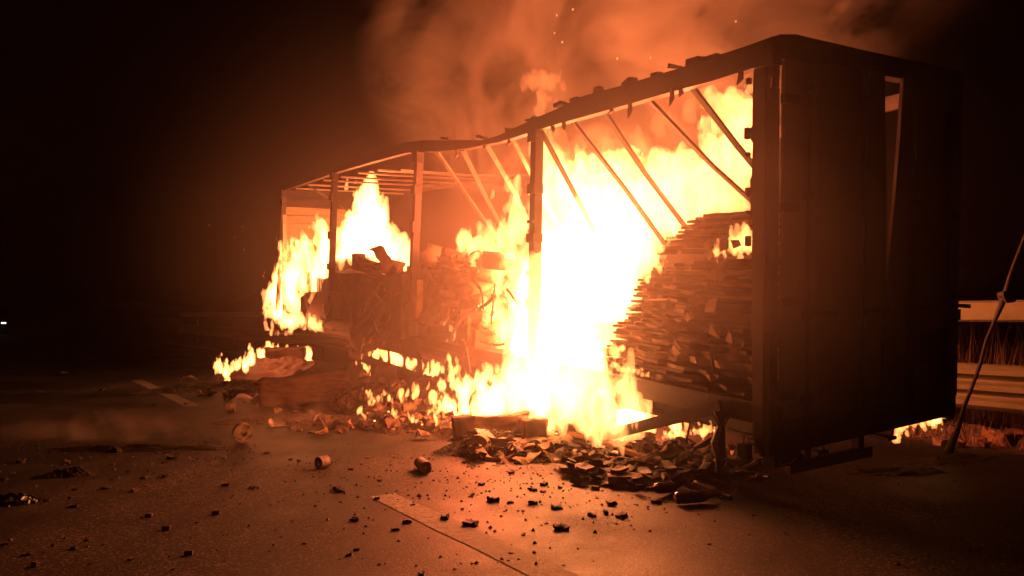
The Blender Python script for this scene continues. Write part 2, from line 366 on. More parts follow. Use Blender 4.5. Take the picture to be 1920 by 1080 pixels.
for t, q in ((1340, 109), (1268, 124), (1180, 155), (1122, 172), (1052, 198), (996, 224), (1232, 139), (1302, 118), (838, 260), (905, 258), (957, 245), (1080, 188)):   # rollers and clips left of the burnt roof tarp
    u, w = S(t, q); L = U(.04, .16); b = wbox((L, .08, U(.025, .055)), (3, 2, 2), .03, 9, t)
    b.obj('roof_clip', 'char', rail, T3(u, 0, w + .005))
for t, q, L in ((1395, 138, .08), (1265, 172, .12), (1187, 196, .12), (1282, 168, .06), (1062, 232, .07), (958, 262, .08), (860, 285, .08), (1040, 240, .05), (1150, 205, .04), (912, 272, .05)):   # burnt curtain scraps
    u, w = S(t, q); k = MB(); k.tube([(u, -.03, w + .03), (u + U(-.02, .02), -.03, w - L * .5), (u + U(-.04, .04), -.035, w - L)], [.02, .024, .006], 5)
    part(k, 'hanging_scrap', 'tarp', rail)
# right roof rail, collapsed in its middle
b = MB(); pr = [(0, 2.5, 3.02), (2, 2.5, 2.9), (4, 2.48, 2.4), (6, 2.45, 2.2), (8, 2.46, 2.75), (10, 2.5, 3.05), (13.6, 2.5, 3.1)]
for a, c in zip(pr, pr[1:]): b.bar(a, c, .06, .14)
part(b, 'roof_rail', 'char')
# roof bows: fallen at the far side, one per slot
for (a, c, vv) in (((1295, 160), (1412, 308), 1.1), ((1210, 180), (1412, 376), 1.15), ((1128, 202), (1262, 392), 1.15), ((1068, 220), (1228, 434), 1.2), ((1016, 248), (1122, 452), 1.2), ((960, 256), (1052, 425), 1.2), ((913, 272), (990, 418), 1.2), ((868, 282), (952, 442), 1.25), ((820, 285), (938, 452), 1.3)):
    p = SL(*a, .02); q = SL(*c, vv); q = p + (q - p) * 1.25
    k = MB(); mid = (p + q) / 2 + Vector((U(-.07, .07), 0, U(-.09, .02))); k.bar(p, mid, .05, .028); k.bar(mid, q, .05, .028)
    part(k, 'roof_bow', 'alu' if a[0] < 1000 else 'char')
for u, s in ((6.9, .2), (7.8, .1), (8.7, .05), (9.6, .03), (10.6, 0), (11.6, 0), (12.5, 0)):
    k = MB(); k.bar((u, .0, 3.03 - s), (u + .1, 1.25, 3.04 - s), .05, .03); k.bar((u + .1, 1.25, 3.04 - s), (u, 2.5, 3.03 - s * .6), .05, .03); part(k, 'roof_bow', 'alu')
# side posts
def post(a, c, wd, lat, name='side_post'):
    p = SL(*a, .0); q = SL(*c, .0); d = (q - p); q = p + d * ((p.z - .36) / (p.z - q.z)); f = (p - q).length
    k = MB(); k.bar(p + Vector((0, .01, 0)), q + Vector((0, .01, 0)), .10, wd, up=Vector((1, 0, 0))); o = part(k, name, 'char')
    for t, hh, e in lat:
        c_ = p + (q - p) * t; x = MB(); x.box((c_.x - wd / 2 - e, c_.y - .075, c_.z - hh / 2), (c_.x + wd / 2 + e * .4, c_.y + .05, c_.z + hh / 2)); part(x, 'latch_socket', 'char', o, bevel=.006)
    x = MB(); top_ = p + Vector((0, -.055, -.05)); x.box((top_.x - wd * .8, top_.y - .01, top_.z - .1), (top_.x + wd * .8, top_.y + .09, top_.z + .06)); part(x, 'roller_bracket', 'char', o)
post((1006, 240), (1001, 525), .105, ((.26, .11, .03), (.47, .10, .035), (.75, .10, .03), (.4, .04, .01), (.62, .05, .01)))
post((785, 285), (774, 515), .105, ((.20, .13, .03), (.40, .16, .03), (.63, .10, .035), (.85, .12, .03)))
post((627, 322), (621, 515), .10, ((.17, .12, .03), (.42, .14, .03), (.63, .12, .035), (.85, .12, .035)))
post((533, 356), (523, 527), .06, ((.55, .5, .02),), 'corner_post')
# headboard: horizontal boards
x = MB(); x.box((13.62, 0, .3), (13.68, 2.5, 2.9)); part(x, 'headboard_backing', 'board')
nb = 13
for i in range(nb):
    z0 = .4 + i * .178; k = MB(); dd = U(0, .02)
    v, f = grid_box(.035, 2.38, .165, 1, 10, 1); k.add(wob([(a_, b_, c_) for a_, b_, c_ in v], .02, 1.3, i), f); k.obj('wall_board', 'board', TR, T3(13.585 - dd, 1.25, z0 + .083))
x = MB(); x.box((13.5, -.03, 2.72), (13.68, 2.5, 2.9)); part(x, 'headboard_beam', 'char')
for vv in (.03, 2.44):
    x = MB(); x.box((13.5, vv - .04, .3), (13.62, vv + .04, 2.72)); part(x, 'headboard_post', 'alu')
x = MB(); x.prism([(13.6, -.03, 2.9), (13.6, 2.5, 2.9), (13.6, 2.5, 3.1), (13.6, .0, 3.1)], (.05, 0, 0)); part(x, 'headboard_top', 'char')
x = MB(); x.bar(SL(575, 345, .1), SL(690, 420, 1.6), .03, .03); part(x, 'diagonal_brace', 'char')
# deck, side raves and chassis
x = MB(); x.box((.02, .06, .26), (13.6, 2.44, .335)); part(x, 'deck', 'char')
for vv in (0, 2.42):
    for u0, u1 in ((.0, 2.6), (2.6, 6.4), (6.4, 9.4), (9.4, 13.6)):
        x = MB(); x.box((u0 + .005, vv, .2), (u1 - .005, vv + .08, .37 + U(-.008, .008))); part(x, 'side_rave', 'char', bevel=.01)
for vv in (.72, 1.66):
    x = MB(); x.box((.1, vv, .22), (13.4, vv + .13, .258)); x.box((.1, vv + .055, -.1), (13.4, vv + .075, .22)); x.box((.1, vv, -.13), (13.4, vv + .13, -.1)); part(x, 'chassis_beam', 'char')
for i in range(12):
    u = .6 + i * 1.1; x = MB(); x.box((u, .1, .14), (u + .05, 2.4, .215)); part(x, 'cross_member', 'char')
# running gear: burnt wheels
for u in (2.7, 4.0, 5.3):
    x = MB(); x.tube([(u, .25, -.12), (u, 2.25, -.12)], .065, 10); ax = part(x, 'axle', 'char')
    for vv in (.28, 2.22):
        w_ = MB(); w_.ring(.27, .40, .30, 24); wh = w_.obj('wheel', 'rubber', TR, T3(u, vv, -.10) @ rot(0, 0, math.pi / 2), smooth=False)
        r_ = MB(); r_.ring(.10, .262, .18, 20); r_.obj('rim', 'char', wh, T3(0, 0, 0)); h_ = MB(); h_.tube([(-.14, 0, 0), (.14, 0, 0)], .095, 12); h_.obj('hub', 'char', wh, T3(0, 0, 0))
# landing leg, buckled side guard
x = MB(); x.bar(SL(655, 612, .12), SL(694, 706, .12), .13, .10); part(x, 'landing_leg', 'char')
x = MB(); x.bar(SL(648, 606, .1), SL(648, 612, .1) + Vector((0, 1.9, 0)), .1, .1); part(x, 'leg_crossbar', 'char')
x = MB(); g = [SL(702, 645, -.02), SL(770, 660, -.02), SL(784, 666, -.02), SL(787, 676, -.02), SL(787, 712, -.02)]
for a, c in zip(g, g[1:]): x.bar(a, c, .03, .12, up=Vector((0, 1, 0)) if False else Vector((0, 0, 1)))
part(x, 'side_guard_rail', 'char')
x = MB(); x.bar(SL(655, 664, -.02), SL(787, 708, -.02), .03, .13); part(x, 'side_guard_rail', 'char')
for q in ((728, 652, 684), (656, 612, 668)):
    x = MB(); x.bar(SL(q[0], q[1], .0), SL(q[0] + 2, q[2], .0), .03, .03); part(x, 'side_guard_strut', 'char')
x = MB(); x.bar(SL(1098, 826, -.05), SL(1250, 787, -.04), .04, .10); x.bar(SL(1250, 787, -.04), SL(1352, 762, -.03), .04, .105); part(x, 'fallen_guard_rail', 'char')
x = MB(); x.bar(SL(710, 632, -.01), SL(968, 700, -.01), .02, .10); part(x, 'side_guard_rail', 'char')
# rear corner panel (remains of the curtain pillar)
edge = [(1415, 130), (1413, 180), (1412, 236), (1409, 240), (1409, 262), (1413, 268), (1411, 330), (1408, 338), (1409, 410), (1413, 415), (1411, 480), (1412, 560), (1408, 600), (1412, 660), (1413, 720), (1412, 775), (1416, 850)]
pl = [SL(a, c, 0) for a, c in edge]
k = MB(); k.prism([(p.x, -.01, p.z) for p in pl] + [(.045, -.01, -.01), (.045, -.01, 3.0)], (0, .06, 0)); part(k, 'rear_pillar', 'door')
for (a, c, e_) in ((1411, 152, .025), (1409, 250, .045), (1409, 290, .02), (1410, 360, .035), (1409, 398, .015), (1410, 452, .04)):
    p = SL(a, c); k = MB(); k.box((p.x - .0, -.045, p.z - e_), (p.x + .025 + e_ * .3, .0, p.z + e_)); part(k, 'pillar_latch', 'char', bevel=.01)
# rear frame with two burnt-through slits at its upper left corner
z3 = [(-.02, .03), (2.86, 2.885), (2.95, 3.02)]
for w0, w1 in ((-.01, 2.72), (2.80, 2.90), (3.0, 3.04)):
    k = MB(); k.box((-.01, .0, w0), (.04, .085, w1)); part(k, 'rear_frame_post', 'char')
k = MB(); k.box((-.03, .0, 2.72), (-.005, .055, 3.0)); part(k, 'corner_strip', 'char')
k = MB(); k.box((0, 2.43, .0), (.06, 2.5, 3.0)); part(k, 'rear_frame_post', 'char')
hd = [RR(1455, 67), RR(1485, 67), RR(1510, 73), RR(1560, 84), RR(1580, 89), RR(1620, 98), RR(1690, 113), RR(1720, 118), RR(1760, 127), RR(1800, 137)]
hd = [(a, c) for a, c in hd]; lw = [(2.5, 2.99), (0.06, 2.93)]
k = MB(); k.prism([(-.04, a, c) for a, c in hd] + [(-.04, a, c) for a, c in lw], (.12, 0, 0)); part(k, 'rear_header', 'char')
k = MB(); k.prism([(-.02, .0, -.03), (-.02, 2.5, .035), (-.02, 2.5, .21), (-.02, .0, .245)], (.1, 0, 0)); part(k, 'rear_sill', 'char')
# doors: two leaves, warped apart at the top
def leaf(poly, name, m='door'):
    k = MB(); k.prism([(-.05, a, c) for a, c in poly], (.03, 0, 0)); return part(k, name, m)
L1 = [(.09, .25), (1.30, .24), RR(1650, 530), RR(1651, 460), RR(1652, 380), RR(1650, 250), RR(1648, 137), (.09, 2.925)]
lf = leaf(L1, 'rear_door')
L2 = [(1.315, .24), (2.46, .22), (2.47, 2.98), RR(1684, 138), RR(1677, 260), RR(1667, 380), RR(1658, 470), RR(1653, 530)]
rf = leaf(L2, 'rear_door')
k = MB(); pts = [Vector((-.04, *RR(1651, y))) for y in (137, 200, 260, 330, 400, 470, 530)]
for a, c in zip(pts, pts[1:]): k.bar(a + Vector((.03, -.015, 0)), c + Vector((.03, -.015, 0)), .07, .02, up=Vector((0, 1, 0)))
part(k, 'door_edge', 'alu', lf)
for par, vs in ((lf, (.34, 1.02)), (rf, (1.72, 2.24))):
    for v0 in vs:
        k = MB(); k.tube([(-.075, v0, .12), (-.075, v0, 2.95)], .014, 8); lb = part(k, 'lock_bar', 'char', par)
        for w0 in (.35, 1.0, 1.9, 2.7):
            k = MB(); k.box((-.095, v0 - .035, w0), (-.05, v0 + .035, w0 + .06)); part(k, 'bar_guide', 'char', par)
        k = MB(); k.bar((-.1, v0, 1.05), (-.1, v0 + .32, 1.03), .015, .035); part(k, 'door_handle', 'char', par)
for par, v0 in ((lf, .10), (rf, 2.45)):
    for w0 in (.4, 1.1, 1.8, 2.6):
        k = MB(); k.box((-.085, v0 - .05, w0), (-.045, v0 + .12 * (1 if v0 < 1 else -1), w0 + .07)); part(k, 'hinge', 'char', par)
for par, (va, vb) in ((lf, (.12, 1.28)), (rf, (1.35, 2.42))):
    for i in range(2):
        v0 = va + (vb - va) * (i + .5) / 2 + .1; top_w = 2.85
        if par is rf and v0 < 1.6: top_w = 1.3
        k = MB(); k.box((-.058, v0 - .012, .32), (-.049, v0 + .012, top_w)); part(k, 'door_rib', 'door', par)
k = MB(); k.box((-.06, 1.86, .55), (-.05, 2.2, .83)); part(k, 'warning_plate', 'black', rf)
# rear underrun bar and lamp clusters
k = MB(); k.box((.14, .43, -.255), (.19, 1.5, -.165)); part(k, 'underrun_bar', 'char')
for v0 in (.6, 1.3):
    k = MB(); k.box((.14, v0, -.16), (.2, v0 + .08, .0)); part(k, 'underrun_bracket', 'char')
for v0 in (.08,):
    k = MB(); k.box((.0, v0, -.13), (.12, v0 + .3, -.035)); lc = part(k, 'lamp_cluster', 'black', bevel=.01)
    for q in range(3):
        y = MB(); y.tube([(-.012, v0 + .06 + q * .11, -.08), (.0, v0 + .06 + q * .11, -.08)], .04, 10); part(y, 'lamp_lens', 'rubber', lc)
k = MB(); k.box((-.02, 2.5, .9), (.06, 2.56, 1.0)); part(k, 'side_bracket', 'char')
# hanging remains by the rear axle
for (pp, rd, nm) in (([(1348, 770), (1352, 800), (1346, 830), (1352, 862), (1347, 885)], [.05, .035, .06, .045, .03], 'mudguard_remains'), ([(1294, 790), (1291, 810), (1287, 826), (1292, 832)], .006, 'hanging_cable'), ([(1395, 815), (1394, 835)], .006, 'hanging_cable'),
                     ([(1404, 826), (1418, 830), (1426, 842), (1430, 856)], [.02, .03, .025, .02], 'burnt_hose'), ([(1385, 765), (1368, 780), (1356, 800), (1350, 830)], .007, 'hanging_cable'), ([(1338, 690), (1334, 650), (1337, 700)], .008, 'hanging_cable'), ([(1345, 815), (1320, 832), (1305, 838), (1300, 846)], [.02, .028, .02, .012], 'burnt_hose'),
                     ([(1330, 845), (1322, 852), (1310, 848), (1298, 838), (1296, 832)], .006, 'hanging_cable'), ([(1455, 860), (1468, 872), (1485, 868), (1492, 858)], .006, 'hanging_cable')):
    k = MB(); k.tube([SL(a, c, -.03) for a, c in pp], rd, 7); part(k, nm, 'black')
k = wbox((.09, .07, .10), (2, 2, 2), .015, 9, 3); u, w = S(1396, 845, .0); k.obj('marker_lamp', 'black', TR, T3(u, 0, w))

# ================================================================ load: sheet stacks at the rear
def sheet_mesh(sx, sy, th, seed):
    v, f = grid_box(sx, sy, th, 9, 8, 1); a = np.array(v)
    e = vnoise(a[:, 0] * 5 + seed, a[:, 1] * 5, a[:, 0] * 0 + seed * 1.7, 61); a[:, 2] += .013 * e
    ex = np.abs(a[:, 0]) > sx * .49; a[ex, 0] *= 1 + .10 * vnoise(a[ex, 1] * 9 + seed, a[ex, 1] * 0 + seed, a[ex, 1] * 0, 62)
    ey = np.abs(a[:, 1]) > sy * .49; a[ey, 1] *= 1 + .09 * vnoise(a[ey, 0] * 11 + seed, a[ey, 0] * 0 + seed, a[ey, 0] * 0, 63)
    me = bpy.data.meshes.new('cardboard_sheet'); me.from_pydata([tuple(p) for p in a], [], f); me.materials.append(M['card2'] if seed % 6 == 0 else M['card']); return me
def stack(label, u, v, w0, sx, sy, n, dz, lean=(0, 0), shrink=0.0, jit=.03):
    st = empty('cardboard_stack', TM @ T3(u, v, w0)); tag(st, label, 'stack', 'stacks of burnt cardboard on the trailer deck')
    ms = [sheet_mesh(sx, sy, dz * .86, k + int(u * 10)) for k in range(6)]
    ox = oy = 0
    for i in range(n):
        if R_() < .10: continue
        if i % 4 == 0: ox, oy = U(-.035, .035), U(-.03, .03)
        s = 1 - shrink * (i / n) ** 2 + U(-.012, .012)
        o = inst('cardboard_sheet', random.choice(ms), T3(lean[0] * i + ox + U(-jit, jit), lean[1] * i + oy + U(-jit, jit), dz * (i + .5)) @ rot(U(-.008, .008), U(-.01, .01), U(-.03, .03) + (math.pi if R_() < .5 else 0)) @ Matrix.Diagonal((s, s, 1, 1)), st)
    return st
stack('tall stack of charred cardboard sheets beside the rear doors', .72, .62, .37, 1.15, 1.1, 33, .033, (.001, .004), .12, .010)
stack('charred cardboard stack nearest the flames with a wavy left edge', 1.75, .75, .37, .95, 1.2, 34, .030, (-.006, .006), .34, .012)
stack('smaller frayed stack of cardboard sheets lying on top of the rear stacks', 1.28, .95, 1.50, .95, 1.0, 13, .030, (-.012, .006), .45, .02)
stack('slumped low stack of burnt sheets behind the rear stacks', 1.5, 1.75, .37, 1.7, 1.0, 22, .045, (0, 0), .1, .04)
for i in range(20):   # torn flaps on the stack face
    py = U(450, 715); px = U(1300 if py < 530 else 1225, 1395); p = SL(px, py, .03)
    k = MB(); a = U(0, 6.3); s = U(.05, .13); q = [p + Vector((math.cos(a + t) * s * U(.4, 1), U(-.04, .03), math.sin(a + t) * s * U(.3, .8))) for t in (0, 1.6, 3.1, 4.7)]
    k.prism(q, (0, .008, 0)); c = sum(q, Vector()) / 4; k.v = [tuple(Vector(v_) - c) for v_ in k.v]
    tag(k.obj('cardboard_flap', 'card2', None, TM @ T3(*c)), 'torn flap of cardboard sticking out of the rear stacks', 'cardboard', 'torn flaps on the rear stacks')

# ---------------------------------------------------------------- load: burnt heap in the middle and front
def lump(px, py, v, size, label, m='card', name='charred_box', rz=0, rx=0, ry=0, amp=.04, seed=0, group=None, cat='box', n=(4, 4, 4)):
    u, w = S(px, py, v); k = wbox(size, n, amp, 4, seed); o = k.obj(name, m, None, TM @ T3(u, v, w) @ rot(rx, ry, rz)); tag(o, label, cat, group); return o
grp = 'burnt boxes and bales heaped on the deck'
bx = [(640, 560, .35, (1.2, .7, .75)), (700, 555, .4, (1.3, .7, .8)), (600, 575, .3, (.7, .6, .5)), (665, 520, .5, (.7, .6, .5)), (640, 512, .5, (.5, .5, .5)), (735, 545, .4, (.8, .6, .6)), (745, 590, .3, (.7, .5, .5)),
      (690, 590, .25, (1.0, .5, .35)), (560, 560, .9, (1.0, .8, .6)), (600, 540, 1.2, (1.3, .8, .7)), (700, 520, 1.3, (1.6, .8, .8)), (820, 590, 1.0, (1.4, .9, .8)), (880, 560, 1.1, (1.2, .9, .9)), (920, 600, 1.0, (1.0, .9, .8)), (850, 520, 1.2, (1.1, .8, .7)), (900, 640, .35, (.8, .5, .4))]
for i, (a, c, v, s) in enumerate(bx):
    w_ = 'left of the first side post' if a < 615 else 'between the first and second side posts' if a < 770 else 'behind the curled sheets of the middle heap'
    w_ = ('at the back, ' if v > .8 else 'at the deck edge, ') + w_
    lump(a, c, v, s, 'blackened slumped bale ' + w_, 'card', 'charred_bale', U(-.2, .2), U(-.1, .1), U(-.15, .15), .09, i * 5, 'bales ' + w_, 'bale')
lump(760, 575, .06, (.36, .3, .95), 'tall upright charred carton right of the second side post', 'card', 'charred_carton', amp=.03, seed=3, cat='carton')
lump(735, 590, .12, (.22, .12, .75), 'narrow charred board standing left of the tall carton', 'wood', 'charred_board', rz=.1, amp=.02, cat='board')
lump(783, 560, .03, (.14, .1, .55), 'light brown split slat right of the tall carton', 'card2', 'split_slat', ry=-.06, amp=.01, cat='slat')
lump(672, 497, .3, (.16, .2, .38), 'round-topped upright stump in the burning heap', 'card', 'charred_stump', amp=.03, seed=8, cat='stump')
lump(693, 512, .3, (.12, .14, .3), 'short leaning stump beside the round-topped one', 'card', 'charred_stump', ry=.5, amp=.03, seed=9, cat='stump')
# drooping sack with a print over the deck edge
k = MB(); sp = [(592, 548), (618, 546), (640, 552), (640, 596), (612, 600), (600, 612), (576, 613), (573, 590), (582, 570)]
k.prism([SL(a, c, -.03) for a, c in sp], (0, .05, 0)); c_ = SL(600, 575, 0); k.v = [tuple(Vector(v_) - c_) for v_ in k.v]
sk = k.obj('sack', 'tarp', None, TM @ T3(*c_)); tag(sk, 'dark melted sack with a small red and white print drooping over the deck edge', 'sack')
cu = bpy.data.curves.new('print', 'FONT'); cu.body = '2'; cu.size = .20; cu.extrude = .002; cu.align_x = 'CENTER'; cu.align_y = 'CENTER'
tmp = bpy.data.objects.new('tmp', cu); COL.objects.link(tmp); bpy.context.view_layer.update()
me_ = bpy.data.meshes.new_from_object(tmp); bpy.data.objects.remove(tmp); me_.materials.clear(); me_.materials.append(M['pinkred'])
pt = inst('printed_mark', me_, T3(*(SL(606, 578, -.04) - c_)) @ Matrix(((-1, 0, 0, 0), (0, 0, -1, 0), (0, 1, 0, 0), (0, 0, 0, 1))), sk)
# leaning planks and panels
def plank(a, c, va, vc, wd, th, label, m='wood', name='plank', group=None, cat='plank'):
    p = SL(*a, va); q = SL(*c, vc); mid = (p + q) / 2; k = MB(); n = 8; x = []
    for i in range(n): x.append(p + (q - p) * i / (n - 1) - mid)
    for i in range(n - 1): k.bar(x[i] + Vector((0, 0, .012 * math.sin(i * 1.7))), x[i + 1] + Vector((0, 0, .012 * math.sin(i * 1.7 + 1.7))), th, wd * (1 + .12 * math.sin(i * 2.3)), up=Vector((0, 0, 1)))
    return tag(k.obj(name, m, None, TM @ T3(*mid)), label, cat, group)
g2 = 'scorched planks leaning in the heap'
for i, (a, c) in enumerate((((655, 615), (742, 500)), ((668, 618), (735, 545)), ((690, 640), (728, 560)), ((662, 602), (722, 540)), ((700, 655), (722, 590)), ((676, 640), (700, 585)), ((880, 600), (878, 650)))):
    plank(a, c, -.02, .12, .10, .04, 'scorched plank leaning against the heap above the landing leg', group=g2)
k = MB(); c_ = SL(810, 560, .2)
k.prism([SL(a, c, v) - c_ for a, c, v in ((795, 492, .4), (822, 545, .25), (842, 578, .1), (838, 598, .0), (812, 612, -.02), (776, 602, -.02), (786, 540, .2))], (0, .02, .0))
tag(k.obj('folded_cardboard', 'card2', None, TM @ T3(*c_)), 'large triangular folded cardboard panel leaning right of the second post', 'panel')
k = MB(); c_ = SL(718, 640, 0); k.prism([SL(a, c, v) - c_ for a, c, v in ((716, 610, .0), (709, 650, -.04), (726, 656, -.06), (712 + 22, 650, -.04), (728, 606, .02))], (0, .03, 0))
tag(k.obj('scoop', 'tarp', None, TM @ T3(*c_)), 'dark bell-shaped scrap hanging under the deck edge', 'scrap')
# bent metal strips hanging over the deck edge
for i in range(22):
    a, c = U(645, 960), U(560, 640) if i % 3 else U(500, 560); p = SL(a, c, U(-.06, .1)); pts = [p.copy()]; d = Vector((U(-1, 1), U(-.2, .2), U(-1, .4))).normalized()
    for j in range(6): d = (d + Vector((U(-.5, .5), U(-.2, .1), U(-.6, .2)))).normalized(); pts.append(pts[-1] + d * U(.06, .13))
    k = MB(); w_ = U(.02, .05)
    for q, r in zip(pts, pts[1:]): k.bar(q - p, r - p, .012, w_)
    w_ = 'between the landing leg and the second post' if a < 790 else 'below the middle heap'
    tag(k.obj('bent_strip', ('char', 'alu', 'char')[i % 3], None, TM @ T3(*p)), 'bent metal strip hanging over the deck edge ' + w_, 'metal strip', 'bent strips ' + w_)
# curled sheets
def curl(P, r, turns, wd, seed, th=.012):
    random.seed(seed); k = MB(); n = 26; a0 = U(0, 6); p = Vector((0, 0)); th0 = a0; path = []
    for i in range(n):
        t = i / n; kap = (turns * 6.28 / n) * (0.3 + 1.7 * t); th0 += kap; p = p + Vector((math.cos(th0), math.sin(th0))) * r * (1.1 - .8 * t) * .35; path.append(p.copy())
    c = sum(path, Vector((0, 0))) / n; vs = []; fs = []
    for i, q in enumerate(path):
        q = q - c; d = (path[min(i + 1, n - 1)] - path[max(i - 1, 0)]).normalized(); nn = Vector((-d.y, d.x)) * th
        for s_, yy in ((1, -wd / 2), (1, wd / 2), (-1, wd / 2), (-1, -wd / 2)): vs.append((q.x + nn.x * s_, yy + .02 * math.sin(i * .9), q.y + nn.y * s_))
    for i in range(n - 1): fs += [(4 * i + k_, 4 * i + (k_ + 1) % 4, 4 * i + 4 + (k_ + 1) % 4, 4 * i + 4 + k_) for k_ in range(4)]
    fs += [(3, 2, 1, 0), tuple(4 * (n - 1) + k_ for k_ in range(4))]
    k.add(vs, fs); return tag(k.obj('curled_sheet', 'card2' if seed % 3 else 'card', None, TM @ T3(*P) @ rot(U(-.5, .5), 0, U(-.6, .6)), smooth=True), 'curled scorched cardboard sheet in the middle heap', 'cardboard', 'curled sheets in the middle heap')
sd = 100
def curl_label(o, a, c):
    w_ = 'by the front corner post' if a < 612 else 'between the first and second side posts' if a < 770 else 'at the top of the middle heap' if c < 525 else 'low in the middle heap near the deck edge' if c > 585 else 'halfway up the middle heap'
    o['label'] = 'curled scorched cardboard sheet ' + w_; o['group'] = 'curled sheets ' + w_
for (a, c, r) in ((808, 486, .16), (830, 492, .15), (845, 500, .13), (825, 515, .15), (850, 520, .16), (838, 538, .14), (862, 535, .15), (870, 552, .15), (885, 515, .14), (852, 560, .13), (880, 575, .14), (900, 540, .15), (915, 560, .14), (846, 480, .13), (865, 492, .12), (895, 590, .15), (870, 600, .12), (920, 610, .14), (905, 640, .12), (935, 580, .13), (930, 640, .12), (600, 500, .16), (620, 490, .15), (640, 500, .16), (575, 520, .15), (560, 500, .14), (590, 520, .15), (690, 500, .14), (715, 490, .14), (735, 505, .13), (905, 480, .14), (935, 490, .13), (920, 510, .13), (545, 540, .14)):
    sd += 1; v = U(.25, .5); curl_label(curl(SL(a, c, v), r * .8, U(.8, 1.5), U(.2, .4), sd), a, c)
random.seed(11)
# burning load inside the right part
for i, (a, c, v, s) in enumerate(((1120, 640, 1.0, (1.0, 1.0, .5)), (1200, 650, .9, (.8, .9, .5)))):
    lump(a, c, v, s, 'low burnt bale inside the flames beside the cardboard stacks', 'card', 'charred_bale', group='burnt bales inside the main flames', cat='bale', seed=i + 40, amp=.08)

# ================================================================ ground heap under the trailer
def mound(name, cx, cy, rx, ry, hh, rzz, m, label, seed, cat='heap', rough=.35):
    g = G(cx, cy); v = []; f = []; n = 44
    for i in range(n + 1):
        for j in range(n + 1):
            x, y = -1.1 + 2.2 * i / n, -1.1 + 2.2 * j / n; v.append((x, y))
    a = np.array(v); r = np.sqrt((a ** 2).sum(1)); th_ = 0
    for k, (fq, am) in enumerate(((2.2, .5), (5, .35), (11, .28), (23, .18))): th_ = th_ + am * vnoise(a[:, 0] * fq + seed, a[:, 1] * fq, a[:, 0] * 0 + seed, 30 + k)
    z = np.clip(1 - r ** 2, -.3, 1) * hh * (1 + rough * 2 * th_) + .02 * th_ - .012
    z = np.where(r > 1.0, z - (r - 1) * .4, z)
    V = [(p[0] * rx, p[1] * ry, float(q)) for p, q in zip(v, z)]
    for i in range(n):
        for j in range(n):
            q = (i * (n + 1) + j, (i + 1) * (n + 1) + j, (i + 1) * (n + 1) + j + 1, i * (n + 1) + j + 1)
            if max(V[k][2] for k in q) > -.01: f.append(q)
    k = MB(); k.add(V, f); return tag(k.obj(name, m, None, T3(g.x, g.y, 0) @ rot(0, 0, rzz)), label, cat)
mound('ash_heap', 790, 775, 2.6, 1.0, .42, RY + math.pi / 2, 'ash', 'long heap of ash and burnt goods spilled under the middle of the trailer', 3)
mound('ash_heap', 640, 738, 1.8, .8, .55, RY + .3, 'tarp', 'dark draped heap of burnt tarpaulin left of the landing leg', 5, rough=.15)
mound('ash_heap', 440, 730, 1.9, .5, .16, .5, 'ash', 'low charred heap with flames on its top at the left', 8)
mound('ash_heap', 540, 708, 1.7, .7, .42, .2, 'tarp', 'dark heap of burnt boxes behind the wrapped bale', 9, rough=.2)
mound('ash_heap', 1230, 885, .95, .42, .14, .1, 'ash', 'low heap of charred goods in front of the rear axle', 12)
mound('ash_heap', 260, 843, 1.1, .18, .035, .05, 'black', 'thin long streak of soot and fragments on the road at left', 14)
mound('ash_heap', 120, 893, .28, .12, .06, .3, 'black', 'small dark flat lump of soot on the road near the left edge', 15)
mound('ash_heap', 25, 942, .3, .12, .06, .1, 'black', 'charred lump with a small flame at the left edge of the view', 16)
mound('ash_heap', 560, 790, 1.5, .35, .06, .1, 'ash', 'flat scatter of ash in front of the wrapped bale', 17)
mound('ash_heap', 1800, 815, 1.3, .4, .14, RY + math.pi / 2, 'ash', 'rubble heap at the foot of the guardrail right of the trailer', 19)
mound('ash_heap', 965, 848, .9, .3, .2, .05, 'ash', 'bank of ash and burnt goods in front of the main fire', 23)
mound('ash_heap', 690, 795, 1.0, .3, .1, .1, 'ash', 'flat bank of ash at the left foot of the spilled rolls', 24)
# rolls spilled on the ground
ringm = []
for i, (r0, r1, L) in enumerate(((.02, .062, .12), (.025, .07, .16), (.018, .055, .22), (.03, .08, .12))):
    k = MB(); k.ring(r0, r1, L, 14); me = bpy.data.meshes.new('paper_roll'); k.v = wob(k.v, .02, 12, i); me.from_pydata(k.v, [], k.f); me.materials.append(M['roll' if i != 2 else 'card2']); ringm.append(me)
hc = G(790, 775); hx = Vector((-math.sin(RY), math.cos(RY), 0)); hy = Vector((math.cos(RY), math.sin(RY), 0))
for i in range(170):
    a = U(-1, 1); c = U(-1, .5)
    if a * a + c * c > 1: continue
    P = hc + hx * a * 2.5 + hy * c * 1.0; z = .40 * (1 - a * a - c * c) + .05
    o = inst('paper_roll', random.choice(ringm), T3(P.x, P.y, z + U(-.05, .01)) @ rot(U(-.6, .6), U(-.6, .6), U(0, 6.3)))
    tag(o, 'scorched roll in the spilled heap under the trailer', 'roll', 'scorched rolls in the spilled heap')
scr = []
for i in range(7):
    v, f = grid_box(U(.12, .3), U(.1, .2), .012, 6, 5, 1); k = MB(); k.add(wob(wob(v, .09, 5, i * 9), .03, 17, i), f); me = bpy.data.meshes.new('crumpled_scrap'); me.from_pydata(k.v, [], k.f); me.materials.append(M[('card2', 'black', 'card', 'tarp', 'black', 'alu', 'card')[i]]); scr.append(me)
